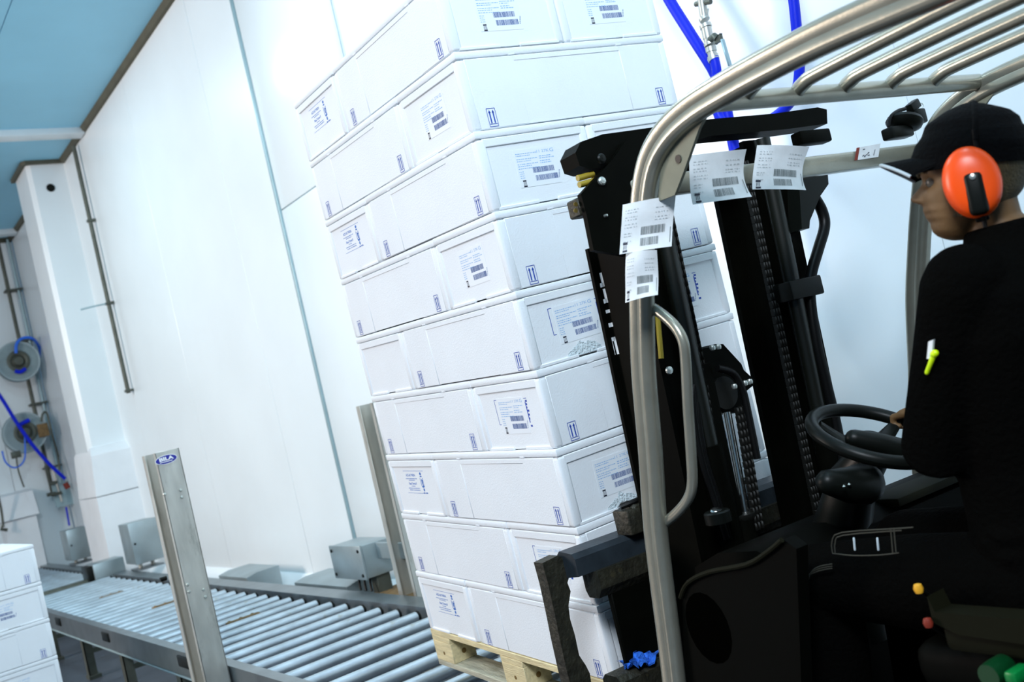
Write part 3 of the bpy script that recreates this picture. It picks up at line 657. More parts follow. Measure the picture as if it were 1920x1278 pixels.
# grab handle on the near pillar
HX = -.085
hpts = [T(u, v, 0, HX) for u, v in ((1215, 572), (1240, 588), (1266, 612), (1281, 640), (1286, 680), (1290, 760), (1296, 850), (1298, 905), (1290, 935), (1268, 962), (1240, 984))]
hn = part(G().tube(smooth_path(hpts, 5), .0125, 14), 'grab_handle', 'guard')
G().lathe([(.018, -.004), (.018, .003), (.013, .006)], 14, TR(hpts[-1])).obj('weld', 'zinc', hn)
# sticker on the header, work lamp with its cable
st = G(); st.m = 0
a = [T(u, v, 1, -.7235) for u, v in ((1606, 277), (1651, 269), (1647, 294), (1602, 301))]; st.quad(*a)
b = [T(u, v, 1, -.7242) for u, v in ((1606, 277), (1612, 276), (1608, 300), (1602, 301))]; st.m = 1; st.quad(*b)
st.m = 2
for (u0, v0, u1, v1) in ((1617, 293, 1620, 290), (1620, 290, 1621, 294), (1621, 294, 1625, 289), (1627, 287, 1630, 285), (1627, 287, 1627, 291), (1627, 291, 1631, 290), (1618, 280, 1622, 279), (1641, 280, 1638, 291)):
    q0 = T(u0, v0, 1, -.7246); q1 = T(u1, v1, 1, -.7246); d = (q1 - q0).normalized(); n_ = Vector((-d.z, 0, d.x)) * .0008
    st.quad(q0 + n_, q0 - n_, q1 - n_, q1 + n_)
part(st, 'warning_sticker', ['paperg', 'red', 'inkb'], hd, 0)
lp = T(1696, 229, 1, -.70)
wl = part(G().lathe([(.0, -.035), (.03, -.032), (.045, -.018), (.050, .0), (.046, .014), (.03, .026), (.0, .03)], 24, TR(lp) @ Matrix.Rotation(math.radians(22), 4, 'Y') @ Matrix.Scale(1.05, 4, (1, 0, 0)) @ Matrix.Scale(.66, 4, (0, 0, 1))), 'work_lamp', 'black')
G().tube(smooth_path([T(u, v, 1, -.70) for u, v in ((1671, 246), (1667, 234), (1671, 218), (1684, 208), (1697, 204))], 5), .0055, 8).obj('lamp_cable', 'rubber', wl)
pb = T(1712, 199, 1, -.70)
G().rbox((-.022, -.012, -.013), (.022, .012, .013), .004, 2, TR(pb) @ Matrix.Rotation(math.radians(-22), 4, 'Y')).obj('lamp_plug', 'black', wl)
G().rbox((-.02, -.02, -.03), (.02, .02, .012), .006, 2, TR(T(1718, 214, 1, -.70))).obj('lamp_bracket', 'black', wl)
G().tube(smooth_path([T(u, v, 1, -.70) for u, v in ((1722, 193), (1729, 194), (1731, 200), (1725, 204))], 4), .0012, 6).obj('wire_clip', 'zinc', wl)
G().rbox(T(1666, 262, 1, -.70) - Vector((.0, .02, 0)), T(1700, 236, 1, -.70) + Vector((.0, .02, 0)), .006, 2).obj('lamp_foot', 'black', wl)
# --- mast
for sgn, cx in ((1, .09), (-1, .71)):
    X = lambda a: cx + sgn * a
    def ms(g, a0, a1, s0, s1, z0, z1): return mslab(g, min(X(a0), X(a1)), max(X(a0), X(a1)), s0, s1, z0, z1)
    g = G(); ms(g, 0, .018, -.40, -.222, .12, 2.06); ms(g, .016, .075, -.40, -.382, .12, 2.06); ms(g, .016, .075, -.24, -.222, .12, 2.06)
    oc = part(g, 'outer_mast_channel', 'blackpaint')
    g = G(); ms(g, .055, .072, -.375, -.212, .18, 2.15); ms(g, .07, .128, -.375, -.358, .18, 2.15); ms(g, .07, .128, -.23, -.212, .18, 2.15); ms(g, .022, .055, -.335, -.318, .18, 2.15)
    part(g, 'inner_mast_channel', 'blackpaint')
    g = G(); g.tube([(X(.095), -.415 - MT_T * (z - 1.2), z) for z in (.3, 1.35)], .036, 18); part(g, 'lift_cylinder', 'blackpaint')
    g = G(); g.tube([(X(.095), -.415 - MT_T * (z - 1.2), z) for z in (1.35, 2.14)], .024, 16); part(g, 'lift_cylinder_rod', 'darkrod')
    # leaf chain: links with bulging plates, joined into one part
    g = G(); z = .75
    while z < 2.08:
        s_ = -.385 - MT_T * (z - 1.2)
        for dx in (-.014, -.004, .006): g.rbox((X(.150) + dx, s_ - .009, z - .013), (X(.150) + dx + .006, s_ + .009, z + .013), .006, 1)
        z += .0225
    ch_ = part(g, 'leaf_chain', 'chain'); ch_['kind'] = 'stuff'
    if sgn == 1:
        sl = T(1136, 583, 0, .09).y + MT_T * (T(1136, 583, 0, .09).z - 1.2)
        part(mslab(G(), .072, .09, sl - .001, sl + .011, .5, T(1104, 465, 0, .072).z), 'side_rail_ledge', 'blackpaint')
# white lettering on the outer side of the left channel, reading upwards
lt = G()
LW = {'S': [(0, 0, 1, .22), (.78, 0, 1, .6), (0, .42, 1, .6), (0, .42, .22, 1), (0, .8, 1, 1)], 'T': [(.34, 0, .66, 1), (0, .78, 1, 1)], 'I': [(.30, 0, .70, 1)], 'L': [(0, 0, .30, 1), (0, 0, 1, .24)]}
def mast_letter(ch, z0, z1, s_base, hgt):
    for (a, b, c, d) in LW[ch]:
        za, zb = z0 + a * (z1 - z0), z0 + c * (z1 - z0); sh = -MT_T * ((z0 + z1) / 2 - 1.2)
        lt.box((.0884, s_base + b * hgt + sh, za), (.0897, s_base + d * hgt + sh, zb))
zof = lambda v, u: T(u, v, 0, .09).z
sb = T(1144, 583, 0, .09).y + MT_T * (T(1144, 583, 0, .09).z - 1.2)
for ch, va, vb, u in (('S', 665, 631, 1153), ('T', 622, 597, 1143), ('I', 592, 576, 1138), ('L', 569, 541, 1133), ('L', 539, 511, 1127)):
    mast_letter(ch, zof(va, u), zof(vb, u), sb, .040)
part(lt, 'lettering', 'white', oc if False else fk, 0)
# top yoke
out = [T(u, v, 1, -.405) for u, v in ((1050, 302), (1060, 282), (1100, 268), (1150, 261), (1225, 250), (1300, 239), (1420, 228), (1500, 216), (1517, 220), (1518, 246), (1440, 257), (1300, 270), (1215, 292), (1180, 318), (1120, 328), (1075, 331), (1058, 326))]
part(G().prism([(p.x, p.z) for p in out], 1, -.475, -.405), 'mast_yoke', 'blackpaint')
part(G().rbox((.74, -.492, 2.105), (.87, -.45, 2.145), .006, 2), 'yoke_end', 'blackpaint')
br = [T(u, v, 1, -.485) for u, v in ((1086, 365), (1146, 300), (1168, 268), (1188, 258), (1212, 262), (1214, 330), (1190, 440), (1172, 480), (1110, 470), (1097, 405))]
bp = part(G().prism([(p.x, p.z) for p in br], 1, -.492, -.476), 'yoke_bracket', 'blackpaint')
for u, v, r, m in ((1127, 340, .011, 'zinc'), (1126, 298, .013, 'black'), (1134, 405, .004, 'zinc')):
    p = T(u, v, 1, -.493); G().lathe([(r, 0), (r, .006), (r * .7, .010), (0, .011)], 16, TR(p) @ Matrix.Rotation(math.pi / 2, 4, 'X')).obj('bolt', m, bp)
a = T(1073, 374, 1, -.45); b = T(1100, 405, 1, -.45)
hb = part(G().rbox((a.x, -.47, b.z), (b.x + .02, -.42, a.z), .004, 1), 'hose_block', 'dirty')
for v in (383, 395): p = T(1079, v, 1, -.471); G().tube([p, p + Vector((0, -.002, 0))], .006, 10).obj('port', 'brassy', hb)
for dz in (0, -.017): part(G().tube(smooth_path([T(1083, 334, 1, -.46) + Vector((0, 0, dz)), T(1092, 332, 1, -.46) + Vector((0, 0, dz)), T(1112, 326, 1, -.46) + Vector((0, 0, dz))], 4), .008, 10), 'hose_end', 'yellow')
# yellow guide strip and bolt beside the left chain
yb = G().tube([T(1231, 572, 1, -.43), T(1240, 672, 1, -.43)], .007, 8); part(yb, 'guide_strip', 'yellow')
p = T(1254, 694, 1, -.425); part(G().lathe([(.011, 0), (.010, .005), (0, .007)], 14, TR(p) @ Matrix.Rotation(math.pi / 2, 4, 'X')), 'bolt', 'zinc')
part(mslab(G(), .16, .25, -.415, -.40, .6, 1.56), 'chain_guard_plate', 'blackpaint')
# cross members between the channels (low, behind the cowl)
part(mslab(G(), .10, .70, -.38, -.35, .55, .68), 'mast_cross_member', 'blackpaint')
part(mslab(G(), .17, .63, -.27, -.24, 2.06, 2.15), 'mast_cross_member', 'blackpaint')
# right-hand hose with its brackets
part(G().tube(smooth_path([T(u, v, 1, -.45) for u, v in ((1505, 335), (1524, 365), (1541, 395), (1546, 425), (1534, 468), (1521, 515), (1519, 560), (1530, 640), (1549, 720), (1568, 800), (1580, 870))], 5), .0165, 12), 'mast_hose', 'rubber')
a = T(1490, 525, 1, -.45); b = T(1535, 552, 1, -.45); part(G().rbox((a.x - .05, -.475, b.z), (b.x, -.38, a.z), .005, 2), 'hose_clip', 'black')
pb_ = [T(u, v, 1, -.44) for u, v in ((1495, 330), (1532, 325), (1534, 352), (1518, 375), (1499, 420), (1498, 434), (1484, 436), (1478, 340))]
part(G().prism([(p.x, p.z) for p in pb_], 1, -.48, -.40), 'hose_bracket', 'black')
# central free-lift cylinder with chain wheel head, piston, chains and hoses
hp_ = [T(u, v, 1, -.39) for u, v in ((1294, 684), (1299, 665), (1309, 654), (1332, 651), (1340, 645), (1355, 645), (1389, 682), (1394, 694), (1414, 712), (1412, 722), (1396, 735), (1396, 772), (1330, 776), (1312, 715), (1300, 705))]
hh = part(G().prism([(p.x, p.z) for p in hp_], 1, -.392, -.31), 'chain_wheel_head', 'blackpaint')
wc = T(1352, 730, 1, -.39)
G().lathe([(.012, -.02), (.045, -.02), (.045, -.012), (.036, -.01), (.036, .01), (.045, .012), (.045, .02), (.012, .02)], 28, TR(Vector((wc.x - .004, -.388, wc.z - .01))) @ Matrix.Rotation(math.pi / 2, 4, 'X')).obj('chain_wheel', 'chain', hh)
for (u, v) in ((1336, 652), (1347, 650), (1397, 718), (1406, 715), (1377, 724)):
    p = T(u, v, 1, -.435); G().lathe([(.0, -.008), (.007, -.006), (.009, 0), (.007, .006), (0, .008)], 12, TR(p)).obj('bolt', 'zinc', hh)
part(G().tube([T(1346, 772, 1, -.40), T(1376, 930, 1, -.40)], .0095, 16), 'piston_rod', 'chrome')
part(G().tube([T(1363, 772, 1, -.40), T(1399, 966, 1, -.40)], .0115, 16), 'piston_rod', 'chrome')
part(G().tube([T(1388, 964, 1, -.39), T(1425, 1160, 1, -.39)], .036, 18), 'lift_cylinder', 'blackpaint')
part(G().lathe([(.036, -.012), (.040, -.006), (.040, .006), (.022, .010)], 20, TR(T(1391, 966, 1, -.39))), 'cylinder_collar', 'chain')
def chainpath(us):
    g = G(); p0, p1 = T(*us[0], 1, -.42), T(*us[1], 1, -.42); n = int((p1 - p0).length / .02)
    for k in range(n):
        p = p0.lerp(p1, k / n)
        for dx in (-.012, 0, .012): g.rbox((p.x + dx - .0035, p.y - .009, p.z - .012), (p.x + dx + .0035, p.y + .009, p.z + .012), .006, 1)
    c = part(g, 'lift_chain', 'chain'); c['kind'] = 'stuff'
chainpath(((1318, 730), (1350, 930))); chainpath(((1388, 770), (1424, 1000)))
for du, r in ((0, .010), (8, .008)):
    part(G().tube(smooth_path([T(u + du, v, 1, -.435) for u, v in ((1306, 690), (1300, 740), (1304, 800), (1318, 870), (1338, 930), (1362, 1010))], 5), r, 10), 'hydraulic_hose', 'rubber')
part(G().tube(smooth_path([T(u, v, 1, -.44) for u, v in ((1345, 690), (1375, 700), (1392, 730), (1402, 770), (1420, 860))], 5), .010, 10), 'hydraulic_hose', 'rubber')
p = T(1343, 957, 1, -.48); part(G().lathe([(.034, -.03), (.034, -.004), (.030, .0)], 20, TR(p)), 'valve_cap', 'black')
part(G().lathe([(.016, 0), (.013, .004), (0, .006)], 16, TR(p) @ Matrix.Rotation(math.radians(18), 4, 'X')), 'cap_nut', 'chrome')
# --- fork carriage
pro = [(-.17, 1.085), (-.17, 1.132), (-.158, 1.146), (-.10, 1.152), (-.085, 1.14), (-.085, 1.10), (-.105, 1.095), (-.105, 1.078)]
part(G().prism(pro, 0, -.145, 1.0), 'carriage_top_bar', 'barsteel')
pro = [(-.185, 1.035), (-.165, 1.01), (-.12, 1.01), (-.11, 1.03), (-.11, 1.085), (-.185, 1.085)]
part(G().prism(pro, 0, -.095, .95), 'carriage_beam', 'dirty')
part(G().rbox((-.055, -.165, .74), (.86, -.145, 1.06), .004, 1), 'carriage_plate', 'blackpaint')
lb = G(); lb.prism([(-.19, .70), (-.19, .785), (-.175, .80), (-.12, .80), (-.105, .785), (-.105, .70)], 0, -.105, .98); part(lb, 'carriage_lower_bar', 'dirty')
ck = G(); ck.rbox((.035, -.20, 1.145), (.21, -.13, 1.215), .006, 2)
for k in range(7): x = .05 + rnd.random() * .14; ck.rbox((x - .02, -.21 + rnd.random() * .05, 1.20), (x + .02, -.15 + rnd.random() * .03, 1.222 + rnd.random() * .014), .007, 1)
part(ck, 'side_shift_block', 'dirty')
part(G().tube(smooth_path([(.04, -.17, 1.225), (.09, -.19, 1.232), (.15, -.175, 1.238), (.22, -.18, 1.225)], 4), .008, 8), 'hydraulic_hose', 'rubber')
# spare fork hung on the left end of the carriage, outside the pallet
S0 = -.11
fo = [T(u, v, 1, S0) for u, v in ((1017, 1055), (1046, 1041), (1062, 1050), (1068, 1078), (1064, 1092), (1070, 1108), (1066, 1135), (1069, 1160), (1078, 1190), (1086, 1228), (1098, 1246), (1106, 1262), (1112, 1300), (1124, 1385), (1135, 1450))]
fo2 = [T(u, v, 1, S0) for u, v in ((1108, 1450), (1094, 1385), (1074, 1300), (1063, 1258), (1050, 1200), (1040, 1150), (1028, 1095))]
ol = [(p.x, p.z) for p in fo + fo2]
f1 = part(G().prism(ol, 1, S0, S0 + .045), 'fork_arm', 'dirty')
zb = min(z for x, z in ol)
G().loft([[(-.205, y, zb - .04 + k), (-.095, y, zb - .04 + k), (-.095, y, zb + .0), (-.205, y, zb + .0)] for y, k in ((S0, 0), (.4, .004), (.95, .018), (1.05, .03))]).obj('fork_blade', 'dirty', f1)
G().rbox((-.20, S0, zb - .04), (-.10, S0 + .045, zb + .03), .004, 1).obj('fork_heel', 'dirty', f1)
MF = F_T.inverted() @ F_S
for x0 in (.155, .525):
    f = part(G().rbox((x0, -.052, -.105), (x0 + .12, -.012, .42), .004, 1), 'fork_arm', 'dirty', M=MF)
    G().loft([[(x0, y, -.105), (x0 + .12, y, -.105), (x0 + .12, y, zt), (x0, y, zt)] for y, zt in ((-.05, -.062), (.5, -.068), (1.0, -.085), (1.08, -.095))]).obj('fork_blade', 'dirty', f)
# --- chassis, cowl, fender
part(G().rbox((.02, -.66, .22), (.84, -.40, 1.03), .05, 3), 'front_cowl', 'body')
dash = [(-.38, .98), (-.40, 1.06), (-.50, 1.10), (-.64, 1.11), (-.70, 1.08), (-.70, 1.0)]
part(G().prism(dash, 0, .06, .92), 'dashboard', 'body')
part(G().rbox((.50, -.712, 1.095), (.92, -.60, 1.118), .006, 2), 'dashboard_edge', 'olive')
fp = [T(u, v, 0, -.09) for u, v in ((1282, 1300), (1276, 1120), (1290, 1092), (1330, 1072), (1400, 1058), (1440, 1034), (1466, 1012), (1490, 1030), (1500, 1300))]
fe = part(G().prism([(p.y, p.z) for p in fp], 0, -.085, -.05), 'side_panel', 'body')
G().tube(smooth_path([T(u, v, 0, -.09) for u, v in ((1276, 1120), (1290, 1092), (1330, 1072), (1400, 1058), (1440, 1034), (1466, 1012))], 4), .006, 8).obj('panel_edge', 'olive', fe)
c0 = T(1325, 1178, 0, -.09)
G().loft([[(xx, c0.y + .075 * math.cos(a) , c0.z + .085 * math.sin(a)) for a in [6.2832 * k / 20 for k in range(20)]] for xx in (-.0845, -.0855)]).obj('step_opening', 'void', fe)
part(G().rbox((-.08, -1.45, .44), (.90, -.40, .50), .01, 2), 'floor_plate', 'body')
part(G().rbox((-.06, -1.98, .25), (.90, -1.12, .86), .05, 3), 'battery_hood', 'body')
part(G().rbox((-.08, -2.30, .20), (.92, -1.90, .98), .08, 4), 'counterweight', 'body')
for x, y, r in ((-.02, -.42, .27), (.88, -.42, .27), (.05, -1.9, .24), (.78, -1.9, .24)):
    wl_ = part(G().lathe([(.10, -.08), (r - .03, -.09), (r, -.07), (r, .07), (r - .03, .09), (.10, .08)], 32, TR((x, y, r)) @ Matrix.Rotation(math.pi / 2, 4, 'Y')), 'tyre', 'rubber')
    G().lathe([(.0, -.05), (.10, -.06), (.14, -.075), (.14, .075), (.10, .06), (.0, .05)], 24, TR((x, y, r)) @ Matrix.Rotation(math.pi / 2, 4, 'Y')).obj('wheel_hub', 'olive', wl_)
# seat
sc_ = part(G().rbox((.0, -1.62, .86), (.50, -1.06, .955), .035, 3), 'seat_cushion', 'body')
part(G().rbox((.0, -1.76, .90), (.50, -1.62, 1.42), .05, 3), 'seat_back', 'body')
hpz = [T(u, v, 0, -.045) for u, v in ((1741, 1116), (1756, 1146), (1930, 1160), (1930, 1207), (1800, 1188), (1752, 1165))]
part(G().prism([(p.y, p.z) for p in hpz], 0, -.05, .0), 'hip_guard', 'olive')
part(G().rbox((-.04, -1.42, .965), (.0, -1.18, 1.02), .015, 2), 'belt_buckle_box', 'olive')
for u, v, m, nm in ((1722, 1103, 'orangey', 'lever_knob'), (1740, 1167, 'red', 'seat_release')):
    p = T(u, v, 0, -.06); part(G().lathe([(0, -.010), (.007, -.008), (.0095, 0), (.007, .008), (0, .010)], 14, TR(p)), nm, m)
    part(G().tube([p, p + Vector((.07, .02, -.05))], .005, 8), nm + '_stem', 'black')
p = T(1872, 1256, 0, -.07)
gb = part(G().lathe([(0, -.03), (.020, -.03), (.022, -.01), (.022, .02), (.015, .03), (0, .032)], 18, TR(p) @ Matrix.Rotation(math.pi / 2, 4, 'Y')), 'filler_cap', 'green')
G().rbox((-.03, -.052, -.01), (.02, -.028, .012), .006, 2, TR(p)).obj('cap_grip', 'greenl', gb)
# steering column and wheel
WC = Vector((.372, -.795, 1.308)); WM = TR(WC) @ Matrix.Rotation(math.radians(28), 4, 'X') @ Matrix.Rotation(math.radians(4), 4, 'Y')
sw = part(G().lathe([(.147 + .0165 * math.cos(a), .0165 * math.sin(a)) for a in [6.2832 * k / 16 for k in range(17)]], 48, WM, False), 'steering_wheel', 'black')
for a in (.2, 2.3, 4.4):
    q = G(); q.loft([[(r * math.cos(a) - w_ * math.sin(a), r * math.sin(a) + w_ * math.cos(a), z + hh_) for w_, hh_ in ((-ww, 0), (-ww * .6, .007), (ww * .6, .007), (ww, 0), (ww * .6, -.007), (-ww * .6, -.007))] for r, z, ww in ((.02, -.03, .03), (.07, -.025, .022), (.125, 0, .014))]); q.add([], []); q.v = [tuple(WM @ Vector(v)) for v in q.v]; q.obj('spoke', 'black', sw)
G().lathe([(0, .0), (.03, -.002), (.042, -.014), (.045, -.04), (.0, -.045)], 24, WM).obj('hub_cap', 'black', sw)
pdq = [PD(u, v, F_T, 2.32) for u, v in ((1602, 822), (1650, 832), (1700, 848))]
G().tube(pdq, [.022, .026, .03], 14, round_ends=True).obj('thumb_console', 'black', sw)
part(G().tube([WC + Vector((0, .02, -.045)), (.37, -.70, 1.20), (.38, -.62, 1.08), (.38, -.58, .8)], [.045, .06, .075, .09], 16), 'steering_column', 'black')
a = PD(1578, 905, F_T, 2.30); part(G().tube([a + Vector((-.03, .01, .01)), a + Vector((.02, .0, -.01)), a + Vector((.07, 0, -.02))], [.03, .042, .05], 16, round_ends=True), 'column_cover', 'black')
for dx in (0, .018): part(G().lathe([(0, -.004), (.004, 0), (0, .004)], 8, TR(a + Vector((-.035 + dx, -.036, .0)))), 'indicator', 'zinc')
# ================================================================== LABEL SHEETS STUCK ON THE FRAME
def sheet(label, cor, dep=None, plane=None, curl=.012, seed=1, warp=0.):
    """cor: TL, TR, BR, BL sight lines; built as a gently curled sheet with its print"""
    if plane is not None: c = [T(u, v, 1, plane) for u, v in cor]
    else: c = [PD(u, v, F_T, d) for (u, v), d in zip(cor, dep)]
    nrm = (c[1] - c[0]).cross(c[3] - c[0]).normalized()
    tocam = (F_T.inverted() @ CAM) - c[0]
    if nrm.dot(tocam) < 0: nrm = -nrm
    def at(x, y, lift=0):   # x,y in label units (-.075...075, -.056....056)
        a, b = x / .15 + .5, .5 - y / .112
        p = (c[0] * (1 - a) + c[1] * a) * (1 - b) + (c[3] * (1 - a) + c[2] * a) * b
        return p + nrm * (curl * (2 * b - .9) ** 2 * (.4 + .6 * a) + warp * math.sin(5 * b + 2 * a) * .4 - warp * (2 * a - 1) ** 2 + lift)
    g = G(); N = 14
    ids = [at(-.075 + .15 * i / N, -.056 + .112 * j / N) for j in range(N + 1) for i in range(N + 1)]
    g.add(ids, [(j * (N + 1) + i, j * (N + 1) + i + 1, (j + 1) * (N + 1) + i + 1, (j + 1) * (N + 1) + i) for j in range(N) for i in range(N)])
    n0 = len(ids); g.add([p - nrm * .0004 for p in ids], [(j * (N + 1) + i, (j + 1) * (N + 1) + i, (j + 1) * (N + 1) + i + 1, j * (N + 1) + i + 1) for j in range(N) for i in range(N)])
    ctr = sum(c, Vector()) / 4; I = TR(-ctr)
    t = thing('label_sheet', label, 'label', F_T @ TR(ctr), 'label sheets stuck on the truck frame')
    me = g.mesh('sheet', 'paperg', 60); link('sheet', me, t, I)
    r = random.Random(seed); q = G()
    q.m = 0
    for y in (.040, .034, .024, .018, .008, .001): words_row(q, -.066, -.03, y, .0018, 0, r, .8)
    for y in (.036, .026, .016, .010): words_row(q, .02, .062, y, .0020, 0, r, .8)
    for y in (-.012, -.018, -.030): words_row(q, -.066, -.045, y, .0022, 0, r, .6)
    q.m = 1
    barcode(q, -.018, .052, -.020, -.002, 0, r); barcode(q, -.018, .034, -.045, -.027, 0, r)
    line(q, .068, -.045, .068, -.010, .0022, 0)
    q.m = 2
    line(q, -.067, -.034, -.054, -.034, .005, 0); line(q, -.067, -.051, -.054, -.051, .0045, 0)
    for k in range(3): line(q, -.065 + k * .004, -.047, -.064 + k * .0035, -.038, .0014, 0)
    # subdivide-free: every stroke is small, so map its corners straight onto the curled sheet
    q.v = [tuple(at(x, y, .0009)) for x, y, z in q.v]
    link('print', q.mesh('print', ['inkl', 'inkg', 'inkb'], 0), t, I)
D0 = 2.185
sheet('white barcode sheet on the bend of the near pillar, upper of the two there', ((1168, 383), (1267, 366), (1259, 462), (1162, 476)), dep=(2.20, 2.20, 2.19, 2.19), curl=.006, seed=21, warp=.006)
sheet('white barcode sheet wrapped round the near pillar, lower of the two there', ((1172, 474), (1231, 468), (1233, 552), (1170, 566)), dep=(2.195, 2.175, 2.165, 2.185), curl=.004, seed=22, warp=.012)
sheet('crumpled white barcode sheet on the header bar, left of the two there', ((1292, 292), (1394, 282), (1401, 372), (1298, 384)), plane=-.745, curl=.016, seed=23, warp=.004)
sheet('white barcode sheet on the header bar, right one beside the mast', ((1420, 272), (1513, 277), (1504, 359), (1411, 355)), plane=-.742, curl=.014, seed=24, warp=.005)
# crumpled blue rag on the lower carriage bar
def rag(cu, cv, sx, sz, seed):
    r = random.Random(seed); c = T(cu, cv, 1, -.165); N = 12; g = G(); pts = []
    for j in range(N):
        for i in range(N):
            a, b = i / (N - 1) - .5, j / (N - 1) - .5
            pts.append((c.x + a * sx + r.uniform(-1, 1) * .006, c.y + b * .07 + r.uniform(-1, 1) * .008, c.z + sz * (.5 * abs(math.sin(7 * a + 2)) + .5 * math.cos(5 * a) * math.cos(4 * b)) + r.uniform(-1, 1) * .008))
    g.add(pts, [(j * N + i, j * N + i + 1, (j + 1) * N + i + 1, (j + 1) * N + i) for j in range(N - 1) for i in range(N - 1)])
    g.add([(x, y, z - .003) for x, y, z in pts], [(j * N + i, (j + 1) * N + i, (j + 1) * N + i + 1, j * N + i + 1) for j in range(N - 1) for i in range(N - 1)])
    o = g.obj('rag', 'bluerag', None, 60, F_T); return o
tag(rag(1198, 1240, .085, .035, 5), 'crumpled blue rag lying on the lower carriage bar at the load', 'rag')

# ================================================================== OPERATOR
def remesh(name, g, m, parent, voxel, smooth_it=3, M=None):
    me = bpy.data.meshes.new(name); me.from_pydata(g.v, [], g.f); o = bpy.data.objects.new('tmp', me); COL.objects.link(o)
    md = o.modifiers.new('r', 'REMESH'); md.mode = 'VOXEL'; md.voxel_size = voxel
    if smooth_it: ms_ = o.modifiers.new('s', 'SMOOTH'); ms_.iterations = smooth_it; ms_.factor = .5
    bpy.context.view_layer.update()
    nm = bpy.data.meshes.new_from_object(o.evaluated_get(bpy.context.evaluated_depsgraph_get())); nm.name = name
    nm.materials.clear(); nm.materials.append(MT[m]); nm.polygons.foreach_set('use_smooth', [True] * len(nm.polygons))
    bpy.data.objects.remove(o); bpy.data.meshes.remove(me)
    return link(name, nm, parent, M)
pr_ = thing('person', 'forklift driver seated in black work clothes with black cap and orange ear muffs', 'person', F_T)
EAR = PD(1820, 338, F_T, 1.80)                      # ear on the near side
HR = Matrix.Rotation(math.radians(33), 4, 'Z')
HC = EAR - HR.to_3x3() @ Vector((-.082, 0, 0))       # head centre between the ears
HM = TR(HC) @ HR @ Matrix.Rotation(math.radians(10), 4, 'X')
def interp(z, tab):
    return float(np.interp(z, [a for a, b in tab], [b for a, b in tab]))
FR = [(-.104, .036), (-.100, .050), (-.094, .062), (-.085, .071), (-.074, .074), (-.066, .074), (-.060, .080), (-.054, .083), (-.0505, .080), (-.047, .086), (-.041, .086), (-.034, .084), (-.026, .086), (-.01, .086), (.005, .080), (.014, .081), (.024, .087), (.035, .090), (.055, .089), (.08, .080), (.105, .060), (.125, .028), (.135, .0)]
BK = [(-.104, .0), (-.09, -.015), (-.07, -.035), (-.05, -.055), (-.02, -.080), (.02, -.097), (.06, -.098), (.09, -.085), (.115, -.058), (.13, -.02), (.135, 0)]
WD = [(-.104, .014), (-.097, .030), (-.085, .042), (-.065, .054), (-.035, .063), (-.005, .070), (.03, .075), (.065, .075), (.09, .066), (.115, .045), (.13, .02), (.135, .002)]
def head_rings(grow=0., z0=-.104, z1=.135, nz=70, n=64, face=True):
    rings = []
    for i in range(nz):
        z = z0 + (z1 - z0) * i / (nz - 1); f, b, w_ = interp(z, FR) + grow, interp(z, BK) - grow, interp(z, WD) + grow
        c, d = (f + b) / 2, (f - b) / 2; ring = []
        for k in range(n):
            a = 2 * math.pi * k / n; cx, sy = math.cos(a), math.sin(a)
            x = w_ * math.copysign(abs(cx) ** .9, cx); y = c + d * math.copysign(abs(sy) ** (.92 if sy > 0 else .95), sy)
            if face and sy > 0:
                gx = lambda x0, sg: math.exp(-((x - x0) / sg) ** 2)
                gz = lambda z_, sg: math.exp(-((z - z_) / sg) ** 2)
                nz_ = 0
                if -.034 < z < .02:
                    tt = (.02 - z) / .038; prof = tt ** 1.05 * .022 if z > -.018 else .022 * max(0, 1 - ((-.018 - z) / .014) ** 2)
                    nz_ = prof * gx(0, .0105 + .004 * max(0, tt))
                y += nz_ + .006 * (gx(.014, .006) + gx(-.014, .006)) * gz(-.024, .007)
                y -= .010 * (gx(.031, .015) + gx(-.031, .015)) * gz(.008, .011)
                y += .004 * (gx(.030, .02) + gx(-.030, .02)) * gz(.026, .007)
                y += .004 * (gx(.042, .014) + gx(-.042, .014)) * gz(-.018, .016)
                y -= .003 * (gx(.026, .008) + gx(-.026, .008)) * gz(-.05, .012)
            ring.append((x, y, z + grow * (1 if z > .1 else 0)))
        rings.append(ring)
    return rings
body = G()
body.loft(head_rings(), True, HM)
NB = Vector((.20, -1.375, 1.655))
body.tube([HM @ Vector((0, -.022, -.02)), HM @ Vector((0, -.036, -.09)), NB, NB + Vector((0, 0, -.06))], [.052, .054, .064, .085], 20)
def ell(c, a, b, n=28): return [(c[0] + a * math.copysign(abs(math.cos(t)) ** .85, math.cos(t)), c[1] + b * math.sin(t), c[2]) for t in [6.2832 * k / n for k in range(n)]]
TS = [((.22, -1.29, .99), .155, .115), ((.22, -1.29, 1.06), .165, .125), ((.22, -1.295, 1.16), .155, .115), ((.215, -1.305, 1.28), .155, .118), ((.21, -1.32, 1.40), .170, .124), ((.205, -1.345, 1.51), .180, .120), ((.20, -1.36, 1.59), .165, .095), ((.20, -1.352, 1.64), .115, .075), ((.20, -1.36, 1.67), .065, .06)]
body.loft([ell(*q) for q in TS])
SHL, ELL, WRL = Vector((.057, -1.335, 1.612)), Vector((.045, -1.205, 1.33)), Vector((.235, -1.0, 1.245))
SHR, ELR, WRR = Vector((.37, -1.32, 1.595)), Vector((.50, -1.17, 1.33)), Vector((.512, -.965, 1.325))
for sh, el_, wr_ in ((SHL, ELL, WRL), (SHR, ELR, WRR)):
    body.tube([sh, sh.lerp(el_, .5), el_], [.058, .05, .042], 16, round_ends=True)
HPL, KNL, ANL = Vector((.125, -1.29, 1.045)), Vector((.085, -.80, 1.045)), Vector((.09, -.74, .58))
HPR, KNR, ANR = Vector((.315, -1.29, 1.045)), Vector((.345, -.84, 1.05)), Vector((.36, -.76, .58))
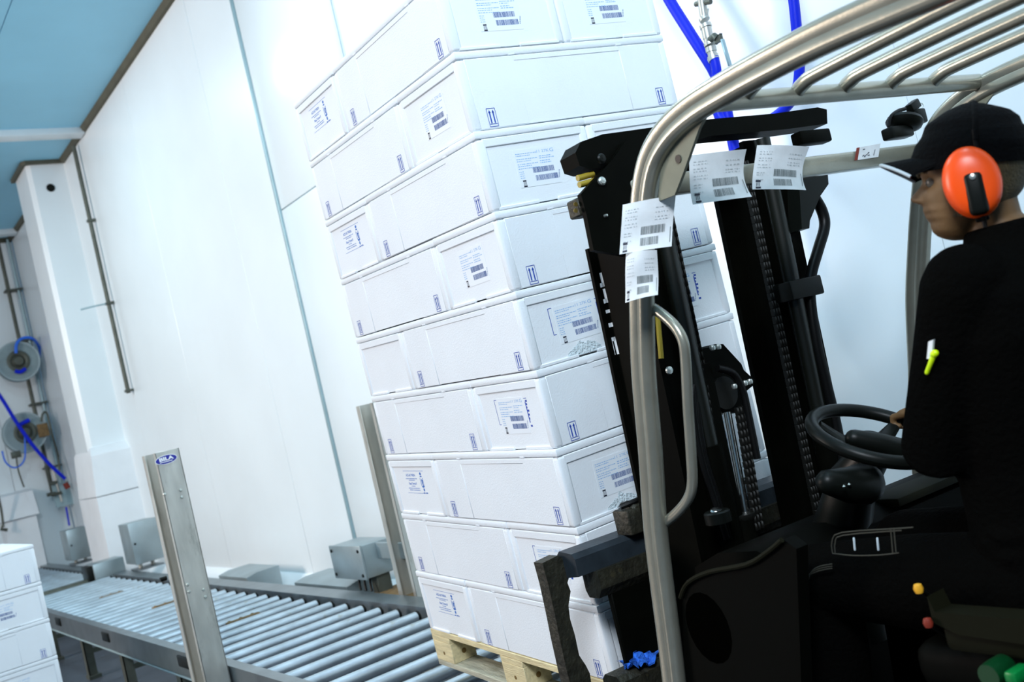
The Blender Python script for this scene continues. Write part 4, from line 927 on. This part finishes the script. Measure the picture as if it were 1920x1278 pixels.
for a, b, c in ((HPL, KNL, ANL), (HPR, KNR, ANR)):
    body.tube([a, a.lerp(b, .5), b], [.085, .074, .056], 16, round_ends=True); body.tube([b, b.lerp(c, .35), c], [.055, .054, .036], 16, round_ends=True)
    body.tube([c, c + Vector((0, .05, -.03)), c + Vector((0, .16, -.05))], [.036, .036, .025], 12, round_ends=True)
def hand(wr_, grip, dirn, side):
    """palm from the wrist towards the grip point; four unequal fingers bent round the rim, thumb from the palm's side"""
    f = (grip - wr_).normalized(); up = (WM.to_3x3() @ Vector((0, 0, 1))).normalized(); s_ = f.cross(up).normalized() * side
    up = s_.cross(f).normalized() * side
    if up.z < 0: up = -up
    kn = wr_ + f * .085
    for k in range(5): body.tube([wr_ + s_ * (-.018 + .009 * k) * .8, wr_ + f * .045 + s_ * (-.028 + .014 * k) + up * .004, kn + s_ * (-.03 + .015 * k) + up * .006], [.014, .0145, .0125], 10, round_ends=True)
    for k, L_ in enumerate((.9, 1., .94, .78)):
        o_ = kn + s_ * (-.030 + .020 * k) + up * .005
        p1 = o_ + (f * .034 + up * .004) * L_; p2 = p1 + (f * .010 - up * .024) * L_; p3 = p2 + (-f * .017 - up * .008) * L_
        body.tube([o_, p1, p2, p3], [.0105, .0098, .009, .0078], 10, round_ends=True)
    b0 = wr_ + f * .03 - s_ * .028; b1 = b0 + f * .03 - s_ * .020 - up * .006; b2 = b1 + f * .028 + s_ * .004 - up * .014
    body.tube([b0, b1, b2], [.014, .0115, .009], 10, round_ends=True)
RIM = lambda a: WM @ Vector((.147 * math.cos(a), .147 * math.sin(a), 0))
GL, GR = RIM(5.35), RIM(.12)
hand(GL + Vector((-.025, -.10, .05)), GL + Vector((0, 0, .012)), None, 1)
hand(GR + Vector((.01, -.10, .04)), GR + Vector((0, 0, .014)), None, -1)
WRL, WRR = GL + Vector((-.025, -.10, .05)), GR + Vector((.01, -.10, .04))
body.tube([ELL, ELL.lerp(WRL, .35), WRL], [.04, .04, .024], 14, round_ends=True); body.tube([ELR, ELR.lerp(WRR, .35), WRR], [.04, .04, .024], 14, round_ends=True)
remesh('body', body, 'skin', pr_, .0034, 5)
for sx in (-1, 1):
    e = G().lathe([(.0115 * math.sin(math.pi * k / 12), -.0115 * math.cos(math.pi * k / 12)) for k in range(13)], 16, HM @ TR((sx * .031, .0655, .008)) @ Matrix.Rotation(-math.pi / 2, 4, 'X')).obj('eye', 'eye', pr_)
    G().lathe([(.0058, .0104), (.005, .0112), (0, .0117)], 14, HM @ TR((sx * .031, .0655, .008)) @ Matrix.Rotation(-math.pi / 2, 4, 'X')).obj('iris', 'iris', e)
    G().tube([HM @ Vector((sx * .014, .0905, .024)), HM @ Vector((sx * .030, .090, .030)), HM @ Vector((sx * .046, .079, .026))], [.0028, .0036, .002], 8, round_ends=True).obj('eyebrow', 'hair', pr_)
G().tube([HM @ Vector((x, y, -.0505)) for x, y in ((-.022, .070), (-.012, .0782), (0, .0808), (.012, .0782), (.022, .070))], [.0012, .0024, .0028, .0024, .0012], 8, round_ends=True).obj('lips', 'lip', pr_)
# hair below the cap at the back and sides
hr = G(); R_ = head_rings(.007, -.062, .05, 24, 64, False)
hr.loft([[p for k, p in enumerate(r) if 30 <= k <= 64 or k < 3][0:37] for r in R_], False, HM)
n_ = len(hr.v); 
hr.obj('hair', 'hair', pr_)
# jacket
jk = G()
jk.loft([ell(c, a + .022, b + .024) for c, a, b in TS[1:]])
for sh, el_, wr_ in ((SHL, ELL, WRL), (SHR, ELR, WRR)):
    e_ = 0. if wr_ is WRL else .12
    jk.tube([sh + Vector((0, 0, .005)), sh.lerp(el_, .45), el_, el_.lerp(wr_, .4), wr_.lerp(el_, e_)], [.078, .072, .066, .060, .056 - e_ * .1], 20, round_ends=True)
jk.loft([ell(NB + Vector((0, .01, -.07)), .165, .125), ell(NB + Vector((0, .006, -.02)), .135, .112), ell(NB + Vector((0, .004, .025)), .100, .096), ell(NB + Vector((0, .004, .058)), .088, .090)])
for k in range(26):   # cloth folds round elbows and waist
    a = rnd.random() * 6.28; z = rnd.choice((1.12, 1.16, 1.22, 1.3)) + rnd.uniform(-.02, .02)
    c = Vector((.215, -1.30, z)); d0 = Vector((math.cos(a) * .17, math.sin(a) * .13, 0)); d1 = Vector((math.cos(a + .7) * .17, math.sin(a + .7) * .13, rnd.uniform(-.04, .04)))
    jk.tube([c + d0, c + (d0 + d1) * .54, c + d1], [.008, .014, .006], 8, round_ends=True)
jo = remesh('jacket', jk, 'jacket', pr_, .008, 4)
tr_ = G()
tr_.loft([ell(c, a + .018, b + .02) for c, a, b in (((.22, -1.29, .985), .15, .115), ((.22, -1.29, 1.03), .165, .125), ((.22, -1.295, 1.12), .158, .118))])
for a, b, c in ((HPL, KNL, ANL), (HPR, KNR, ANR)):
    tr_.tube([a, a.lerp(b, .5), b], [.104, .098, .080], 20, round_ends=True); tr_.tube([b, b.lerp(c, .4), c + Vector((0, 0, .02))], [.080, .078, .066], 20, round_ends=True)
    for k in range(5): p = b + (c - b) * (.03 + .02 * k); tr_.tube([p + Vector((-.06, .05, 0)), p + Vector((0, .085, .004)), p + Vector((.06, .05, 0))], [.006, .010, .006], 8, round_ends=True)
to = remesh('trousers', tr_, 'trousers', pr_, .008, 3)
# stitched pocket and seams on the near thigh and knee
XS = .0
def st_line(uvs, off=-.021, r=.0013): return G().tube(smooth_path([T(u, v, 0, off) for u, v in uvs], 3), r, 6)
for uvs in (((1561, 1036), (1560, 1015), (1578, 998), (1690, 990), (1712, 988)), ((1566, 1036), (1566, 1017), (1581, 1003), (1690, 994)), ((1561, 1037), (1600, 1041), (1650, 1040), (1685, 1036)), ((1670, 990), (1674, 1036)), ((1676, 990), (1680, 1034))):
    st_line(uvs).obj('pocket_seam', 'stitch', to)
for u in (1601, 1645):
    G().tube([T(u, 1009, 0, -.022), T(u + 2, 1030, 0, -.022)], .0022, 6, round_ends=True).obj('rivet_bar', 'piping', to)
for d in (0, 4, 8): st_line(((1495 + d, 1270), (1497 + d, 1160), (1492 + d, 1125), (1505 + d, 1105 - d), (1512 + d, 1082 - d), (1535, 1070 - d), (1560, 1065 - d)), -.0).obj('knee_seam', 'stitch', to)
for c in (ANL, ANR):
    q = G(); q.tube([c + Vector((0, -.02, .10)), c + Vector((0, -.01, -.02))], [.055, .055], 16, round_ends=True); q.tube([c + Vector((0, -.03, -.045)), c + Vector((0, .08, -.045)), c + Vector((0, .19, -.05))], [.048, .046, .036], 16, round_ends=True)
    remesh('boot', q, 'sole', pr_, .007, 2)
# cap
cp = G()
R2 = head_rings(.010, .028, .135, 26, 64, False)
for i, r in enumerate(R2):
    k = i / 25
    R2[i] = [(x * 1.02, y + (.006 * (1 - k) if y > 0 else -.004), z + .004 * k) for x, y, z in r]
cp.loft(R2, True, HM)
cpo = cp.obj('cap', 'cap', pr_, 60)
G().lathe([(.0, .152), (.006, .151), (.009, .146), (.009, .142)], 12, HM @ TR((0, -.012, .001))).obj('cap_button', 'cap', cpo)
def bill(a, t, dz):
    x = .078 * math.sin(a * 1.25) / math.sin(1.25) * (1 - .10 * t); y0 = .098 * math.cos(a * 1.05) + .0
    y = y0 * (1 - t) + (.085 + .072 * math.cos(a * 1.35)) * t
    return HM @ Vector((x, y, .056 - .004 * t - .036 * (abs(a)) ** 2 * (.55 + .38 * t) + dz))
NA, NT = 18, 8
vs = [bill(-1 + 2 * i / NA, j / NT, dz) for dz in (.004, 0) for j in range(NT + 1) for i in range(NA + 1)]
o2 = (NT + 1) * (NA + 1); fs = []
for j in range(NT):
    for i in range(NA):
        q = (j * (NA + 1) + i, j * (NA + 1) + i + 1, (j + 1) * (NA + 1) + i + 1, (j + 1) * (NA + 1) + i); fs.append(q); fs.append(tuple(o2 + z for z in q[::-1]))
G().add(vs, fs).obj('cap_bill', 'cap', cpo, 60)
G().tube([bill(-1 + 2 * i / NA, 1.0, .001) for i in range(NA + 1)], .0032, 8).obj('bill_piping', 'piping', cpo)
# ear muffs on a band over the cap
for sx in (-1, 1):
    B = HM @ TR((sx * .070, -.002, -.004)) @ Matrix.Rotation(sx * math.pi / 2, 4, 'Y') @ Matrix.Rotation(math.radians(-12 * sx), 4, 'Z')
    sq = Matrix.Scale(1.22, 4, (1, 0, 0)) @ Matrix.Scale(.90, 4, (0, 1, 0))
    cu = G().lathe([(.040, .0), (.052, .004), (.0545, .012), (.053, .024), (.046, .034), (.034, .040), (.018, .0425), (.0, .043)], 40, B @ sq).obj('ear_muff', 'muff', pr_)
    G().lathe([(.036, -.012), (.050, -.010), (.052, -.002), (.050, .006), (.036, .006)], 36, B @ sq, False).obj('ear_cushion', 'black', cu)
    pm = B @ TR((-.020, .001 * sx, .037)) @ Matrix.Rotation(math.radians(4 * sx), 4, 'Z')
    G().rbox((-.042, -.0165, -.010), (.036, .0165, .010), .010, 3, pm).obj('cup_plate', 'black', cu)
    G().lathe([(.0055, .010), (.005, .014), (0, .0155)], 14, pm @ TR((.027, 0, -.001))).obj('pivot', 'zinc', cu)
    G().rbox((.052, -.012, .016), (.062, .012, .03), .004, 2, B @ TR((-.125, 0, -.018))).obj('band_socket', 'black', cu)
    G().tube([B @ Vector((-.060, .0, .022)), B @ Vector((-.085, .0, .016)), HM @ Vector((sx * .088, -.01, .09))], .004, 8).obj('band_wire', 'rubber', cu)
bdp = [HM @ Vector((.0895 * math.cos(a), -.012, .070 + .079 * math.sin(a))) for a in [math.pi * k / 20 for k in range(21)]]
G().tube(bdp, .0045, 8).obj('head_band', 'cap', pr_)
# marker pen and folded paper in the chest pocket
mp = [T(1751, 664, 0, -.028), T(1745, 680, 0, -.028), T(1738, 698, 0, -.028)]
t = thing('marker_pen', 'fluorescent yellow marker pen clipped to the driver\'s dark sleeve', 'pen', F_T @ TR(mp[1]))
G().tube([p - mp[1] for p in mp], [.0055, .0045, .0042], 12, round_ends=True).obj('pen_body', 'lime', t)
G().tube([mp[0] - mp[1], (mp[0] - mp[1]) * 1.25 + Vector((0, 0, -.002))], .0068, 12, round_ends=True).obj('pen_cap', 'lime', t)
a, b, c_, d = [T(u, v, 0, -.025) for u, v in ((1742, 640), (1751, 636), (1748, 672), (1739, 672))]
tag(link('paper_slip', G().prism([(p.y, p.z) for p in (a, b, c_, d)], 0, -.0275, -.022).mesh('paper_slip', 'paperg', 0), None, F_T), 'small white paper slip behind the yellow marker on the driver\'s sleeve', 'paper')
